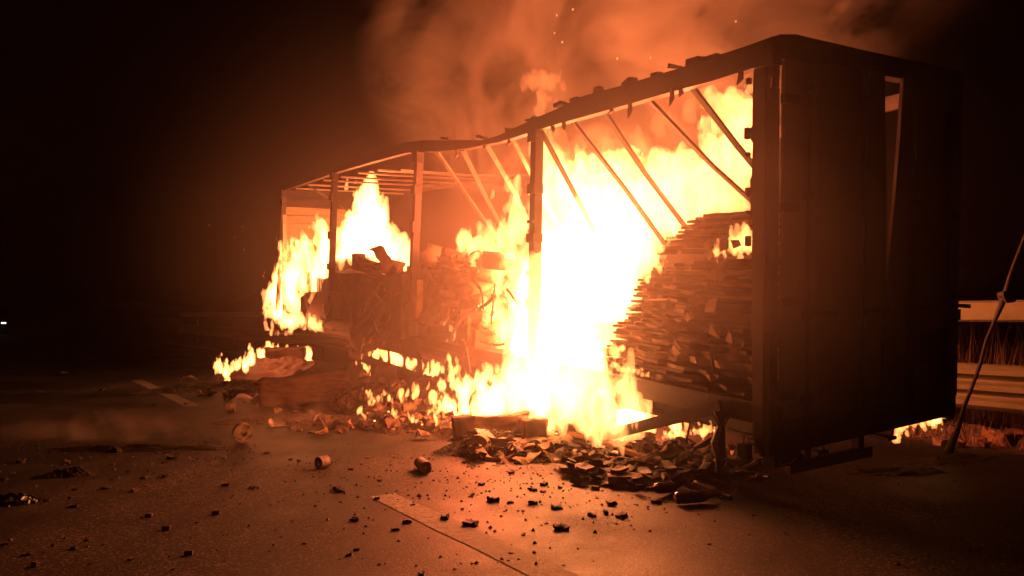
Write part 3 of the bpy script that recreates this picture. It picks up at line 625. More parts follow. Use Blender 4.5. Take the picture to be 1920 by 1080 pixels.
for (ax, ay, bx_, by, n_, zh, lb, gp) in ((680, 790, 870, 815, 70, .22, 'crumpled scrap lying among the spilled rolls', 'crumpled scraps among the rolls'), (520, 785, 700, 800, 45, .04, 'crumpled scrap on the road before the large wrapped bale', 'crumpled scraps before the wrapped bale'), (860, 850, 1080, 862, 45, .16, 'crumpled scrap among the logs before the main fire', 'crumpled scraps before the main fire'),
                                 (640, 745, 820, 760, 50, .45, 'crumpled scrap in the heap under the side guard', 'crumpled scraps under the side guard'), (330, 728, 500, 742, 40, .10, 'crumpled scrap on the low burning heap at the left', 'crumpled scraps at the left heap'), (1060, 850, 1400, 880, 60, .16, 'crumpled scrap in the pile before the rear axle', 'crumpled scraps before the rear axle')):
    for i in range(n_):
        t_ = R_(); P = G(ax + (bx_ - ax) * t_, ay + (by - ay) * t_ + random.gauss(0, 11)); o = inst('crumpled_scrap', random.choice(scr), T3(P.x, P.y, U(.01, zh)) @ rot(U(-.7, .7), U(-.7, .7), U(0, 6.3)) @ Matrix.Scale(U(.5, 1.1), 4)); tag(o, lb, 'scrap', gp)
def roll_at(px, py, r0, r1, L, rz, label, m='roll', tilt=0, name='paper_roll', z=None):
    g = G(px, py); k = MB(); k.ring(r0, r1, L, 26); k.v = wob(k.v, .004, 18, int(px))
    return tag(k.obj(name, m, None, T3(g.x, g.y, r1 if z is None else z) @ rot(0, tilt, rz)), label, 'roll')
roll_at(455, 829, .035, .105, .16, -1.15, 'round roll with a central hole standing alone on the asphalt left of the heap')
roll_at(433, 773, .03, .07, .11, .2, 'small dark roll lying behind the round hollow roll')
roll_at(793, 884, .012, .055, .26, 1.9, 'long thin roll lying alone on the road below the heap')
roll_at(605, 878, .02, .055, .10, .9, 'short crushed roll lying alone on the road at left of the thin roll')
roll_at(1018, 850, .03, .085, .42, 1.15, 'left of two pale rolls lying side by side in front of the main fire', 'roll')
roll_at(1044, 850, .03, .085, .46, 1.05, 'right of two pale rolls lying side by side in front of the main fire', 'roll')
roll_at(905, 852, .03, .11, .34, 1.3, 'thick charred roll with its round end facing the camera left of the pale rolls', 'card2')
roll_at(968, 812, .03, .085, .3, .6, 'small hollow roll on top of the row before the main fire', 'roll', z=.27)
def glump(px, py, size, label, m='card', name='charred_lump', rz=0, ry=0, z=None, seed=0, amp=.04, cat='lump', group=None, freq=4):
    g = G(px, py); k = wbox(size, (14, 8, 8), amp, freq, seed); k.v = wob(k.v, amp * .55, freq * 3.1, seed + 3); k.v = wob(k.v, amp * .3, freq * 8, seed + 5); return tag(k.obj(name, m, None, T3(g.x, g.y, size[2] / 2 if z is None else z) @ rot(0, ry, rz), smooth=True), label, cat, group)
glump(572, 758, (1.35, .45, .42), 'large grooved wrapped bale lying on the road at left', 'wood', 'wrapped_bale', .18, -.06, .24, 21, .05, 'bale')
glump(625, 752, (.5, .4, .3), 'short pale log lying against the right end of the large bale', 'wood', 'charred_log', .1, 0, .17, 23, .04, 'log')
glump(530, 700, (1.1, .5, .35), 'flat charred box on the heap under the left flames', 'card', 'charred_box', .1, 0, .45, 25, .05, 'box')
glump(460, 708, (.5, .4, .25), 'small dark box at the left end of the burning heap', 'black', 'charred_box', .5, 0, .2, 26, .04, 'box')
glump(945, 838, (.68, .17, .17), 'long pale log lying along the row before the main fire', 'wood', 'charred_log', .12, -.12, .26, 27, .03, 'log')
glump(868, 842, (.2, .2, .28), 'blunt dark block at the left end of the row before the fire', 'card', 'charred_block', .3, 0, .2, 28, .03, 'block')
glump(905, 805, (.25, .2, .16), 'small loaf-shaped block on top of the row before the fire', 'card', 'charred_block', .1, 0, .42, 29, .02, 'block')
glump(950, 850, (.62, .3, .2), 'dark shapeless bale in the middle of the row before the fire', 'tarp', 'charred_bale', .1, 0, .1, 31, .06, 'bale')
glump(1000, 846, (.28, .25, .34), 'dome-shaped bale right of the dark shapeless bale', 'card', 'charred_bale', .2, 0, .17, 32, .03, 'bale')
glump(1062, 832, (.4, .25, .26), 'ragged bale at the right end of the row before the fire', 'card2', 'charred_bale', -.3, .2, .24, 33, .06, 'bale')
glump(720, 765, (.36, .3, .3), 'dark round carton standing in the spilled heap below the guard rail', 'card', 'charred_carton', .3, 0, .5, 34, .03, 'carton')
glump(865, 770, (.4, .3, .5), 'round-shouldered dark sack in the spilled heap near the main flames', 'card', 'charred_sack', .3, .2, .5, 35, .05, 'sack')
k = MB(); a = G(1058, 812, .14); c = G(1330, 884, .10); mid = (a + c) / 2
for i in range(8): k.bar(a + (c - a) * (i / 8) - mid + Vector((0, 0, .02 * math.sin(i))), a + (c - a) * ((i + 1) / 8) - mid + Vector((0, 0, .02 * math.sin(i + 1))), .07, .035)
tag(k.obj('plank', 'wood', None, T3(*mid)), 'long scorched lath lying from the rolls to the foot of the rear axle', 'plank')
# pile before the rear axle
g3 = 'charred pieces piled before the rear axle'
frm = []
for i in range(8):
    k = wbox((U(.08, .26), U(.03, .09), U(.01, .04)), (5, 3, 2), .025, 11, i * 3 + 60); me = bpy.data.meshes.new('charred_piece'); me.from_pydata(k.v, [], k.f); me.materials.append(M[('black', 'card', 'black', 'black')[i % 4]]); frm.append(me)
for i in range(110):
    a, c = U(1050, 1420), 0; t = (a - 1050) / 370; c = U(842 + 25 * t, 905 + 20 * math.sin(t * 3.1)); P = G(a, c)
    o = inst('charred_piece', random.choice(frm), T3(P.x, P.y, U(.03, .2 * (1 - abs(t - .5)))) @ rot(U(-.3, .3), U(-.4, .4), U(0, 3.14)))
    tag(o, 'charred piece in the pile before the rear axle', 'debris', g3)
glump(1073, 893, (.22, .12, .05), 'flat dark box at the left end of the pile before the rear axle', 'card', 'charred_box', .15, 0, .06, 41, .01, 'box')
glump(1172, 912, (.28, .14, .06), 'larger flat dark box at the front of the pile before the rear axle', 'card', 'charred_box', -.05, 0, .07, 42, .012, 'box')
def bottle(px, py, rz, tilt, label, s=1.0):
    g = G(px, py); prof = [(0, .0), (0, .035), (.015, .038), (.17, .038), (.20, .032), (.225, .016), (.29, .0135), (.295, .016), (.305, .016), (.305, 0)]; k = MB(); n = 16; vs = []; fs = []
    for x, r in prof:
        for q in range(n): vs.append((x * s, max(r, 1e-4) * math.cos(6.2832 * q / n) * s, max(r, 1e-4) * math.sin(6.2832 * q / n) * s))
    for i in range(len(prof) - 1): fs += [(i * n + q, i * n + (q + 1) % n, (i + 1) * n + (q + 1) % n, (i + 1) * n + q) for q in range(n)]
    k.add(vs, fs); k_ = k.obj('bottle', 'glass', None, T3(g.x, g.y, .045 * s) @ rot(0, tilt, rz), smooth=True); return tag(k_, label, 'bottle')
bottle(1302, 922, -.9, .1, 'shiny brown bottle lying neck down right of the other bottles', 1.15)
bottle(1262, 925, -2.4, -.1, 'dark bottle lying with a pale highlight at the front of the pile', 1.1)
bottle(1270, 900, 2.7, -.15, 'bottle lying across the dark bottle at the front of the pile')
bottle(1403, 905, -1.3, -.2, 'single bottle lying by the trailer corner at the right of the pile')
bottle(1268, 948, .3, .0, 'blackened bottle lying nearest the camera below the pile', 1.2)

# ================================================================ scattered fragments
deb = [(39, 867, 20), (125, 868, 14), (8, 900, 14), (213, 871, 7), (216, 898, 12), (271, 897, 12), (310, 894, 18), (198, 917, 13), (140, 919, 9), (422, 911, 13), (474, 915, 12), (276, 912, 9), (254, 921, 16), (135, 934, 9), (140, 950, 15), (279, 969, 12), (405, 964, 14), (312, 993, 14), (8, 1022, 10), (48, 1041, 14), (140, 1029, 13), (161, 1014, 8), (66, 1061, 14), (354, 1040, 15), (245, 1050, 8), (325, 1068, 8), (323, 861, 22), (221, 847, 25), (365, 840, 14),
       (658, 881, 10), (636, 922, 22), (640, 941, 9), (707, 936, 11), (712, 902, 8), (786, 931, 9), (773, 948, 8), (665, 977, 14), (763, 980, 14), (742, 994, 13), (834, 973, 26), (884, 985, 34), (924, 940, 22), (903, 909, 12), (958, 887, 14), (1000, 920, 13), (1020, 910, 16), (1018, 923, 9), (1000, 945, 18), (1044, 954, 20), (1050, 915, 10), (957, 943, 10), (981, 1003, 9), (1052, 993, 32), (886, 928, 8), (669, 1032, 9), (653, 1042, 11), (790, 1077, 14), (958, 1039, 8), (953, 1052, 6), (867, 955, 6), (1024, 982, 6),
       (1148, 946, 24), (1136, 963, 18), (1166, 970, 24), (1110, 968, 16), (1230, 943, 18), (1204, 915, 26), (1116, 917, 20), (1432, 898, 8), (1412, 967, 7), (1329, 1021, 7), (120, 700, 12), (190, 732, 10), (75, 735, 8), (60, 780, 10), (100, 800, 8), (165, 758, 6), (180, 775, 7), (320, 738, 14), (350, 758, 9), (290, 760, 7), (500, 850, 8), (560, 865, 8), (545, 862, 9), (690, 860, 8), (740, 858, 7), (870, 868, 9), (1500, 960, 6), (1580, 985, 7), (1600, 1010, 5), (1470, 1000, 6), (940, 968, 5), (700, 975, 6), (570, 1020, 7), (420, 860, 6)]
fm = []
for i in range(9):
    k = wbox((1, U(.45, .8), U(.3, .5)), (3, 3, 2), .16, 2.6, i * 7 + 5); me = bpy.data.meshes.new('charred_fragment'); me.from_pydata(k.v, [], k.f); me.materials.append(M['black' if i % 4 else 'card']); fm.append(me)
k = MB(); k.ring(.12, .28, 1, 12); rm_ = bpy.data.meshes.new('roll_fragment'); rm_.from_pydata(k.v, [], k.f); rm_.materials.append(M['roll'])
for i, (a, c, s) in enumerate(deb):
    g = G(a, c); sz = min(s, 15 + (s - 15) * .55) * g.y / F_PX
    if i in (9, 15, 16, 17, 23, 22):
        o = inst('roll_fragment', rm_, T3(g.x, g.y, sz * .28) @ rot(0, 0, U(-.5, .5)) @ Matrix.Scale(sz, 4)); tag(o, 'small pale-ended roll piece lying alone on the asphalt at left', 'debris', 'small roll pieces on the road')
    else:
        o = inst('charred_fragment', random.choice(fm), T3(g.x, g.y, sz * .14) @ rot(U(-.25, .25), U(-.2, .2), U(0, 6.3)) @ Matrix.Scale(sz, 4)); w_ = 'on the dark road at the far left' if a < 180 else 'on the road at the left below the hollow roll' if a < 560 else 'on the road around the near lane marking' if a < 900 else 'on the road before the row of logs' if a < 1100 else 'on the road before the pile by the rear axle' if a < 1380 else 'on the dark road behind the trailer doors'; tag(o, 'small charred fragment ' + w_, 'debris', 'fragments ' + w_)
k = MB()
for i in range(1500):   # grit nobody could count
    if i < 800: a, c = random.gauss(1000, 330), 850 + abs(random.gauss(0, 60))
    elif i < 1200: a, c = U(0, 480), random.gauss(845, 22)
    else: a, c = U(0, 1920), U(800, 1070)
    g = G(a, c); s = U(.006, .022); h_ = U(.3, 1) * s; r = U(0, 6.3); q = [(g.x + math.cos(r + t) * s * U(.6, 1), g.y + math.sin(r + t) * s * U(.6, 1), 0) for t in (0, 2.1, 4.2)]
    k.add(q + [(g.x, g.y, h_)], [(0, 1, 3), (1, 2, 3), (2, 0, 3)])
tag(k.obj('grit', 'black'), 'fine black grit and soot crumbs strewn over the asphalt', 'grit', kind='stuff')

# ================================================================ guardrail and roadside
GRN = 9.1
def beam(profile, s0, s1, name, parent, m='zinc', n=GRN):
    k = MB(); N = len(profile); vs = []
    for s in (s0, s1):
        for (dn, z) in profile: vs.append(RP(s, n + dn, z))
    k.add(vs, [(i, i + 1, N + i + 1, N + i) for i in range(N - 1)]); o = k.obj(name, m, parent); o.modifiers.new('thickness', 'SOLIDIFY').thickness = .006
    return o
GRL = empty('guardrail', Matrix.Identity(4)); GRL.location = RP(10, GRN); bpy.context.view_layer.update()
tag(GRL, 'galvanised roadside guardrail with a flat top rail and a corrugated beam right of the trailer', 'guardrail')
wprof = [(0.02, .86), (-.03, .84), (-.07, .80), (-.07, .755), (-.01, .72), (.01, .69), (-.01, .66), (-.07, .63), (-.07, .58), (-.01, .55), (.01, .52), (-.01, .49), (-.07, .455), (-.07, .41), (-.03, .37), (.02, .35)]
tprof = [(.1, 1.565), (-.04, 1.56), (-.06, 1.54), (-.06, 1.36), (-.04, 1.34), (.1, 1.335)]
inv = GRL.matrix_world.inverted()
for s in [x * 4.0 - 6 for x in range(14)]:
    for pf, nm in ((wprof, 'corrugated_beam'), (tprof, 'top_rail')):
        o = beam(pf, s, s + 3.99, nm, GRL); o.matrix_parent_inverse = inv
    k = MB(); p = RP(s + 3.6, GRN + .14); k.bar(p + Vector((0, 0, -.05)), p + Vector((0, 0, 1.5)), .1, .14, up=RD); o = k.obj('guardrail_post', 'zinc', GRL); o.matrix_parent_inverse = inv
for i in range(70):   # bits of soot and rust stuck to the beams
    s = U(-2, 4); z = random.choice((U(1.36, 1.54), U(1.36, 1.54), .755 + U(-.03, .04), .6 + U(-.03, .03), .43 + U(-.03, .02)))
    if i == 0: k = MB()
    p = RP(s, GRN - .075 if z < 1 else GRN - .066, z); r = U(.004, .014); e = RD * r * U(.6, 2.2); k.prism([p - e, p - Vector((0, 0, r * .6)), p + e, p + Vector((0, 0, r * .6))], RN * .008)
o = k.obj('soot_spatter', 'rust', GRL); o.matrix_parent_inverse = inv; o['kind'] = 'stuff'
# grass and bare bushes behind the rail
k = MB()
for i in range(2600):
    s = U(-1, 8); n = GRN + U(.35, 1.5); z0 = 0; hh = U(.5, 1.45); p = RP(s, n, 0); lean = Vector((U(-.35, .35), U(-.35, .35), 0)); w_ = Vector((U(-1, 1), U(-1, 1), 0)).normalized() * U(.003, .006)
    k.add([p - w_, p + w_, p + lean * .4 + w_ * .7 + Vector((0, 0, hh * .6)), p + lean * .4 - w_ * .7 + Vector((0, 0, hh * .6)), p + lean * 1.2 + Vector((0, 0, hh))], [(0, 1, 2, 3), (3, 2, 4)])
for i in range(900):
    s = U(-1, 6); n = GRN + U(-.35, .2); hh = U(.08, .32); p = RP(s, n, 0); lean = Vector((U(-.15, .15), U(-.15, .15), 0)); w_ = Vector((U(-1, 1), U(-1, 1), 0)).normalized() * .006
    k.add([p - w_, p + w_, p + lean + Vector((0, 0, hh))], [(0, 1, 2)])
tag(k.obj('roadside_grass', 'grass'), 'dry tall grass growing behind and under the guardrail', 'grass', kind='stuff')
def bush(s, n, seed, label):
    random.seed(seed); e = empty('bare_bush', T3(*RP(s, n))); tag(e, label, 'bush'); k = MB()
    for i in range(26):
        p = Vector((U(-.1, .1), U(-.1, .1), 0)); d = Vector((U(-.8, .8), U(-.8, .8), 1)).normalized(); pts = [p.copy()]
        for j in range(7): d = (d + Vector((U(-.35, .35), U(-.35, .35), U(-.3, .15)))).normalized(); p = p + d * .24; pts.append(p.copy())
        k.tube(pts, [.009 * (1 - j / 9) for j in range(8)], 4)
        for j in (2, 3, 4, 5, 6):
            q = pts[j]; d2 = Vector((U(-1, 1), U(-1, 1), U(-.2, 1))).normalized(); k.tube([q, q + d2 * .12, q + d2 * .26 + Vector((0, 0, U(-.05, .05)))], [.005, .0035, .001], 3)
    k.obj('branch', 'twig', e)['kind'] = 'stuff'
bush(.6, GRN + .75, 4, 'bare reddish bush behind the guardrail at the right edge of the view')
bush(2.0, GRN + .9, 5, 'bare bush behind the guardrail right beside the trailer')
bush(-.6, GRN + 1.2, 6, 'far bare bush behind the guardrail beyond the leaning pole')
random.seed(21)
# leaning burnt pole
g = G(1778, 850); tp = C0 + ray(1925, 432) * (g.y / ray(1925, 432).y); tp2 = tp + (tp - g) * .5; k = MB(); n = 16
pts = [g + (tp2 - g) * (i / (n - 1)) + Vector((.012 * math.sin(i * 2.1), .012 * math.cos(i * 1.3), 0)) - g for i in range(n)]
k.tube(pts, [.05, .03, .02, .017, .02, .017, .02, .034, .02, .016, .015, .018, .014, .014, .012, .012], 8); pole = k.obj('burnt_pole', 'black', None, T3(*g), smooth=True)
tag(pole, 'thin charred pole leaning to the right in front of the guardrail', 'pole')
k = wbox((.12, .1, .1), (3, 3, 3), .03, 8, 4); k.obj('knot', 'black', pole, T3(*(pts[7] + Vector((.03, 0, 0)))))
# rubble by the rail
for i, (a, c, s, m, lb) in enumerate(((1765, 828, .14, 'card2', 'round pale lump left at the foot of the leaning pole'), (1792, 832, .13, 'card2', 'round pale lump right at the foot of the leaning pole'), (1835, 828, .13, 'wood', 'dark stone before the guardrail right of the leaning pole'), (1885, 824, .36, 'wood', 'brown flat brick-like block before the guardrail'), (1800, 796, .06, 'card2', 'small pebble by the guardrail foot'), (1830, 808, .07, 'rust', 'reddish pebble by the guardrail foot'), (1846, 832, .08, 'rust', 'reddish stone beside the dark stone before the guardrail'))):
    glump(a, c + 6, (s, s * .7, s * (.6 if s < .3 else .4)), lb, m, 'stone', U(0, 2) if s < .3 else .3, 0, None, 70 + i, s * .15, 'stone', freq=6)
# soil patch raked by light behind the trailer
mound('soil_patch', 1790, 862, .8, .22, .03, .3, 'soil', 'patch of coarse soil on the road right behind the trailer', 33, 'soil')
mound('soil_patch', 1680, 885, .7, .25, .025, .1, 'soil', 'flat patch of debris and soil below the right rear door', 34, 'soil')

# ================================================================ distant vehicle with a headlamp at the left edge
vp = C0 + ray(-14, 594) * 58; car = empty('parked_van', T3(vp.x, vp.y, 0) @ rot(0, 0, RY)); tag(car, 'dark van far down the road at the left edge with one headlamp lit', 'van')
k = MB(); k.prism([(-.95, -2.6, .35), (-.95, -2.65, 1.0), (-.95, -1.7, 1.25), (-.95, -.9, 2.1), (-.95, 2.4, 2.15), (-.95, 2.5, .35)], (1.9, 0, 0)); k.obj('body', 'dark', car, Matrix.Identity(4), bevel=.08)
k = MB(); k.prism([(-.8, -1.72, 1.29), (.8, -1.72, 1.29), (.75, -.96, 2.05), (-.75, -.96, 2.05)], (0, -.02, .02)); k.obj('windscreen', 'glass', car, Matrix.Identity(4))
for x in (-.85, .85):
    for y in (-1.7, 1.6):
        k = MB(); k.ring(.18, .34, .22, 18); wh = k.obj('wheel', 'rubber', car, T3(x, y, .34)); k = MB(); k.tube([(-.08, 0, 0), (.08, 0, 0)], .18, 12); k.obj('rim', 'zinc', wh, Matrix.Identity(4))
for x in (-.7, .7):
    k = MB(); k.box((x - .15, -2.68, .82), (x + .15, -2.6, .92)); k.obj('headlight', 'headlamp', car, Matrix.Identity(4), bevel=.02)

# ================================================================ flames
def FL(label, blobs, m='flame', name='flame', sub=0, **k):
    rs = random.Random(k.get('seed', 1)); q_ = []
    for p, r in blobs:
        if r > .12 and not sub: q_.append((p, r * 1.08)); continue
        q_.append((p, r * rs.uniform(.8, 1.15)))
        for i in range(5):
            d_ = Vector((rs.gauss(0, 1), rs.gauss(0, 1), rs.gauss(.2, .7))) * r * 1.05; q_.append((p + d_, r * rs.uniform(.3, .75)))
    blobs = q_
    o = flame(name, blobs, m, **k)
    if o: tag(o, label, 'flame')
    return o
H = lambda L, v: [fb(a, c, r, v) for a, c, r in L]
FL('huge white-hot column of fire in the middle of the trailer',
   H([(1012, 262, 9), (1020, 290, 16), (1028, 330, 28), (1060, 345, 22), (1085, 365, 26), (1040, 380, 34), (1045, 430, 50), (1060, 490, 70), (1075, 545, 85), (1120, 500, 70), (1165, 470, 60), (1150, 540, 60), (1010, 560, 50), (1090, 440, 60)], .85)
   + H([(1040, 610, 80), (1010, 680, 70), (1090, 640, 70), (1130, 600, 60), (960, 620, 34), (1150, 560, 55), (1000, 560, 44), (930, 600, 26), (975, 575, 30)], .3)
   + H([(900, 760, 26), (925, 775, 26), (985, 740, 52), (1040, 740, 62), (1100, 745, 56), (1060, 690, 66), (1150, 765, 40), (950, 745, 34), (1185, 782, 24), (1000, 600, 55)], -.1), h=.023, seed=1, amp=.8)
FL('broad sheet of flame filling the rear half of the trailer above the stacks',
   H([(1325, 175, 8), (1335, 190, 12), (1362, 190, 16), (1352, 215, 24), (1380, 225, 30), (1385, 265, 38), (1400, 240, 26), (1320, 240, 12), (1345, 300, 34), (1390, 310, 36), (1255, 330, 17), (1300, 345, 30), (1340, 360, 44), (1250, 375, 32), (1200, 375, 26), (1170, 345, 13), (1150, 390, 40), (1100, 380, 44), (1130, 400, 52), (1175, 390, 50), (1240, 385, 50), (1290, 375, 48), (1215, 420, 60), (1280, 410, 46), (1380, 375, 30), (1180, 470, 60), (1100, 420, 48), (1085, 320, 20), (1060, 350, 24)], 1.55), h=.024, seed=2, amp=.95)
FL('flame licking between the top stack and the rear pillar', H([(1398, 462, 18), (1378, 466, 14), (1400, 440, 14), (1356, 472, 10), (1340, 476, 6), (1255, 448, 8), (1240, 470, 9), (1232, 500, 9), (1215, 520, 10)], .4), h=.012, seed=3, m='flame_s')
FL('tall pointed flame at the front end of the load', H([(698, 365, 16), (694, 390, 28), (688, 425, 38), (700, 460, 44), (662, 450, 28), (720, 485, 32), (690, 500, 36), (655, 490, 26), (748, 490, 22), (640, 500, 18), (665, 365, 6), (672, 385, 7), (735, 460, 20), (650, 440, 18), (755, 470, 18), (765, 490, 20), (650, 350, 6), (720, 400, 14)], 1.1), h=.025, seed=4, amp=.9)
FL('ragged flames at the front corner of the trailer spilling over its edge', H([(600, 440, 9), (606, 455, 14), (612, 465, 20), (600, 482, 24), (640, 470, 18), (622, 500, 22), (542, 485, 16), (570, 500, 20), (605, 505, 22), (555, 535, 32), (528, 550, 30), (520, 575, 26), (560, 565, 24), (590, 545, 22), (572, 478, 12), (540, 592, 22), (630, 490, 18), (585, 520, 24), (536, 508, 20)], .15), h=.022, seed=5, m='flame', amp=1.1, bite=.45)
FL('low strip of flame hanging below the front deck edge', H([(532, 600, 14), (550, 603, 14), (568, 604, 14), (585, 605, 14), (598, 608, 12), (590, 616, 10)], -.1), h=.018, seed=6, amp=.8, up=1.0)
FL('flames rising from the curled sheets in the middle heap', H([(846, 604, 9), (868, 612, 11), (858, 640, 10), (878, 655, 12), (905, 648, 14), (935, 650, 20), (862, 468, 14), (875, 460, 18), (895, 468, 22), (885, 500, 12), (900, 520, 14), (920, 455, 20), (950, 450, 24), (965, 400, 18), (970, 350, 14), (975, 430, 26), (930, 480, 16), (960, 500, 24), (935, 530, 18), (905, 575, 18), (925, 590, 18), (860, 485, 6), (970, 560, 24), (915, 615, 14), (945, 615, 22), (850, 600, 8), (846, 618, 8)], .38), h=.018, seed=7, amp=1.1, bite=.4)
FL('orange puff of flame floating above the roof rail', H([(1000, 158, 16), (1018, 162, 18), (1036, 155, 14), (1016, 190, 14), (1012, 215, 11), (990, 150, 8), (1048, 150, 8)], .9), h=.015, seed=8, m='flame_o', amp=.8)
FL('thin orange veil of flame under the roof rail', H([(1240, 250, 20), (1130, 290, 22), (1290, 215, 24), (1330, 190, 20), (1200, 300, 30), (1030, 260, 14), (1150, 330, 40), (1050, 300, 30)], 1.3), h=.04, seed=9, m='flame_o', amp=1.2)
gl = [gb(a, c, r, a, g_) for a, c, r, g_ in ((412, 694, 9, 718), (425, 700, 10, 720), (445, 690, 10, 718), (460, 686, 10, 716), (470, 676, 11, 712), (490, 672, 10, 706), (505, 664, 11, 700), (520, 664, 9, 698), (540, 664, 8, 698), (555, 668, 6, 698), (577, 670, 10, 700), (408, 680, 5, 718), (560, 664, 7, 698))]
FL('row of low flames on the burnt heap at the left', gl, h=.014, seed=10, m='flame_s', amp=1.2)
FL('flame on the foot of the landing leg', H([(680, 678, 5), (684, 688, 6), (689, 694, 5)], .0), h=.01, seed=11, m='flame_s', amp=.5)
small = [(705, 665, 9), (725, 670, 9), (745, 680, 12), (765, 684, 10), (735, 690, 8), (790, 690, 9), (812, 690, 10), (810, 712, 9), (735, 705, 8), (850, 680, 7), (770, 700, 8), (660 + 50, 736, 6), (800, 705, 8)]
FL('small yellow flames burning behind the side guard', H([(a, c, r) for a, c, r in small], .7), h=.016, seed=12, m='flame_s', amp=1.2)
FL('flames among the spilled rolls left of the main fire', H([(690, 790, 7), (720, 782, 8), (760, 770, 8), (790, 760, 9), (835, 760, 12), (870, 745, 18), (880, 725, 14), (905, 735, 16), (850, 775, 14), (835, 795, 13), (870, 785, 18), (900, 775, 22), (820, 803, 8), (930, 765, 26), (915, 700, 10), (895, 710, 10), (855, 795, 12)], -.35), h=.015, seed=13, m='flame_s', amp=1.1)
gl = [gb(a, c, r, a, g_) for a, c, r, g_ in ((1080, 790, 26, 815), (1120, 795, 22, 815), (1160, 800, 20, 818), (1040, 795, 20, 818), (1200, 790, 16, 812), (1235, 775, 10, 800), (1140, 815, 14, 826))]
FL('white fire spreading on the ground under the deck edge', gl, h=.018, seed=14, m='flame_s', amp=.8)
FL('thin flames licking the deck edge below the stacks', H([(1150, 660, 12), (1130, 690, 16), (1150, 684, 9)] + [(1160 + 9 * i, 690 + 2.6 * i, 6.5 - .3 * i) for i in range(10)], .1), h=.010, seed=15, m='flame_s', amp=.9, up=.95)
FL('white flames filling the space under the deck behind the fallen rail', H([(1160, 750, 22), (1200, 765, 20), (1235, 780, 17), (1265, 792, 13), (1180, 790, 20), (1215, 800, 14)], .9), h=.016, seed=21, m='flame_s', amp=1.0)
FL('scattered little flames on the spilled rolls', [gb(a_, c_, r_ * 1.5, a_, 812) for a_, c_, r_ in ((675, 772, 4), (700, 752, 4), (722, 742, 5), (752, 748, 5), (780, 738, 6), (812, 745, 6), (740, 778, 4), (772, 790, 4), (806, 782, 5), (690, 738, 4), (830, 725, 8), (846, 706, 7), (835, 765, 8), (850, 785, 9))], h=.011, seed=22, m='flame_s', amp=1.3)
FL('small flames on the ground beyond the fallen rail', H([(1250 + 9 * i, 818 - 1.4 * i, 6 + 3 * math.sin(i)) for i in range(11)], .7), h=.009, seed=16, m='flame_s', amp=1.2, up=.9)
FL('flames burning under the right rear corner of the trailer', [(TO + TU * .28 + TV * RR(a, c, .28)[0] + TW * RR(a, c, .28)[1], r * .0055) for a, c, r in ((1684, 812, 7), (1690, 800, 7), (1700, 798, 6), (1715, 797, 5), (1730, 795, 7), (1745, 790, 9), (1757, 786, 8), (1752, 800, 6), (1710, 780, 3), (1681, 826, 6), (1735, 780, 5))], h=.008, seed=17, m='flame_s', amp=.8)
FL('tiny flame on the charred lump at the left edge', [gb(a, c, r, a, 944) for a, c, r in ((46, 937, 4), (50, 941, 5), (60, 942, 4), (68, 943, 3))], h=.004, seed=18, m='flame_s', amp=1.2)
for a, c, v in ((1044, 29, .5), (1074, 18, .5), (1054, 79, 0), (1157, 110, 0), (1220, 108, 0), (1040, 62, 1), (455, 425, 0), (392, 422, 0), (440, 445, .5), (457, 468, 0), (1380, 40, 1)):
    p = TL(*SL(a, c, v)); k = wbox((.006, .006, .014), (1, 1, 1), .003, 30, a); tag(k.obj('spark', 'ember', None, T3(*p)), 'tiny glowing spark flying in the air around the fire', 'spark', 'sparks flying around the fire')
for i in range(26):
    a, c = U(660, 1000), U(740, 800); g = G(a, c + 20); p = Vector((g.x, g.y, U(.05, .3))); k = wbox((.02, .012, .012), (1, 1, 1), .005, 20, i); tag(k.obj('ember', 'ember', None, T3(*p)), 'glowing ember in the spilled heap', 'ember', 'embers in the spilled heap')

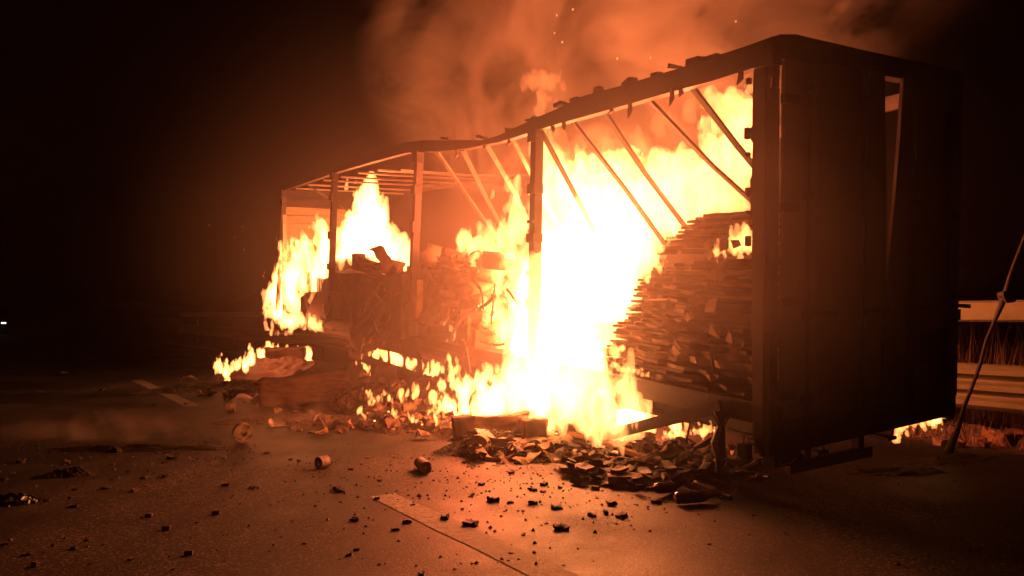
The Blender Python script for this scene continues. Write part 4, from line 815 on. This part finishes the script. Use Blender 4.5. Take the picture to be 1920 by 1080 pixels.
# ================================================================ smoke and haze
def cloud(name, blobs, dens, label, h=.12, seed=30, amp=1.0):
    M['_s'] = smoke_mat('smoke', dens); o = flame(name, blobs, '_s', h=h, seed=seed, amp=amp, up=.9, fr=.8)
    if o: tag(o, label, 'smoke', kind='stuff')
    return o
def puff(label, c, r, dens, mw=Matrix.Identity(4), nscale=.8, lo=.40, hi=.62, fall=1.0, seed=0.0, warp=.6):
    m = bpy.data.materials.new('smoke'); m.use_nodes = True; n = m.node_tree.nodes; l = m.node_tree.links; n.clear()
    tc = n.new('ShaderNodeTexCoord'); vm = n.new('ShaderNodeVectorMath'); vm.operation = 'MULTIPLY_ADD'; vm.inputs[1].default_value = tuple(r); vm.inputs[2].default_value = (seed, seed * 1.7, 0); l.new(tc.outputs['Object'], vm.inputs[0])
    no = n.new('ShaderNodeTexNoise'); no.inputs['Scale'].default_value = nscale; no.inputs['Detail'].default_value = 4; no.inputs['Roughness'].default_value = .6; no.inputs['Distortion'].default_value = warp; l.new(vm.outputs[0], no.inputs['Vector'])
    r1 = n.new('ShaderNodeMapRange'); r1.interpolation_type = 'SMOOTHSTEP'; r1.inputs['From Min'].default_value = lo; r1.inputs['From Max'].default_value = hi; l.new(no.outputs['Fac'], r1.inputs[0])
    ln = n.new('ShaderNodeVectorMath'); ln.operation = 'LENGTH'; l.new(tc.outputs['Object'], ln.inputs[0])
    r2 = n.new('ShaderNodeMapRange'); r2.interpolation_type = 'SMOOTHERSTEP'; r2.inputs['From Min'].default_value = 1.0; r2.inputs['From Max'].default_value = 1.0 - fall; l.new(ln.outputs['Value'], r2.inputs[0])
    mu = n.new('ShaderNodeMath'); mu.operation = 'MULTIPLY'; l.new(r1.outputs[0], mu.inputs[0]); l.new(r2.outputs[0], mu.inputs[1])
    m2 = n.new('ShaderNodeMath'); m2.operation = 'MULTIPLY'; m2.inputs[1].default_value = dens; l.new(mu.outputs[0], m2.inputs[0])
    e = n.new('ShaderNodeVolumePrincipled'); e.inputs['Color'].default_value = (.8, .74, .68, 1); e.inputs['Anisotropy'].default_value = .2; l.new(m2.outputs[0], e.inputs['Density'])
    o = n.new('ShaderNodeOutputMaterial'); l.new(e.outputs[0], o.inputs['Volume'])
    k = MB(); vs = [(0, 0, -1)]; na, nb_ = 24, 12
    for i in range(1, nb_):
        for j in range(na): t_, f_ = math.pi * i / nb_, 2 * math.pi * j / na; vs.append((math.sin(t_) * math.cos(f_), math.sin(t_) * math.sin(f_), -math.cos(t_)))
    vs.append((0, 0, 1)); fs = [(0, 1 + (j + 1) % na, 1 + j) for j in range(na)] + [(len(vs) - 1, len(vs) - 1 - na + j, len(vs) - 1 - na + (j + 1) % na) for j in range(na)]
    for i in range(nb_ - 2):
        for j in range(na): p0 = 1 + i * na; fs.append((p0 + j, p0 + (j + 1) % na, p0 + na + (j + 1) % na, p0 + na + j))
    k.add(vs, fs); return tag(k.obj('smoke', m, None, mw @ T3(*c) @ Matrix.Diagonal((*r, 1))), label, 'smoke', kind='stuff')
puff('thin veil of smoke added around the burning trailer, mainly as lens-flare veil', (4.8, -.1, 1.3), (9.0, 4.6, 4.4), .056, TM, .25, .2, .7, 1.0)  # added volume, lifts the blacks mainly as a lens-flare veil would
puff('billowing smoke rising above the burning trailer', (5.2, 2.0, 5.6), (6.8, 2.6, 3.8), .5, TM, .5, .47, .555, .45, 3.0, 1.4)
puff('thin smoke added before the rear corner as lens-flare glow over the doors', (.4, -1.2, 1.7), (2.8, 1.6, 1.9), .26, TM, .5, .25, .6, 1.0, 2.0)  # added puff, its lit smoke stands in for lens flare over doors and pillar
puff('low smoke drifting over the road at the left', tuple(G(520, 812) + Vector((.1, .2, .15))), (1.1, .7, .5), .9, Matrix.Identity(4), 2.2, .42, .65, 1.0, 5.0, .8)
puff('low smoke drifting over the road at the far left', tuple(G(200, 825) + Vector((0, 0, .1))), (2.0, .5, .35), 1.2, Matrix.Identity(4), 1.5, .42, .65, 1.0, 7.0, .8)
hz = MB(); hz.box((-70, -6, -1.2), (70, 80, 14)); M['_h'] = smoke_mat('haze_air', .0006, (.85, .8, .75), .3); tag(hz.obj('haze', '_h'), 'thin smoky haze around the fire', 'haze', kind='stuff')
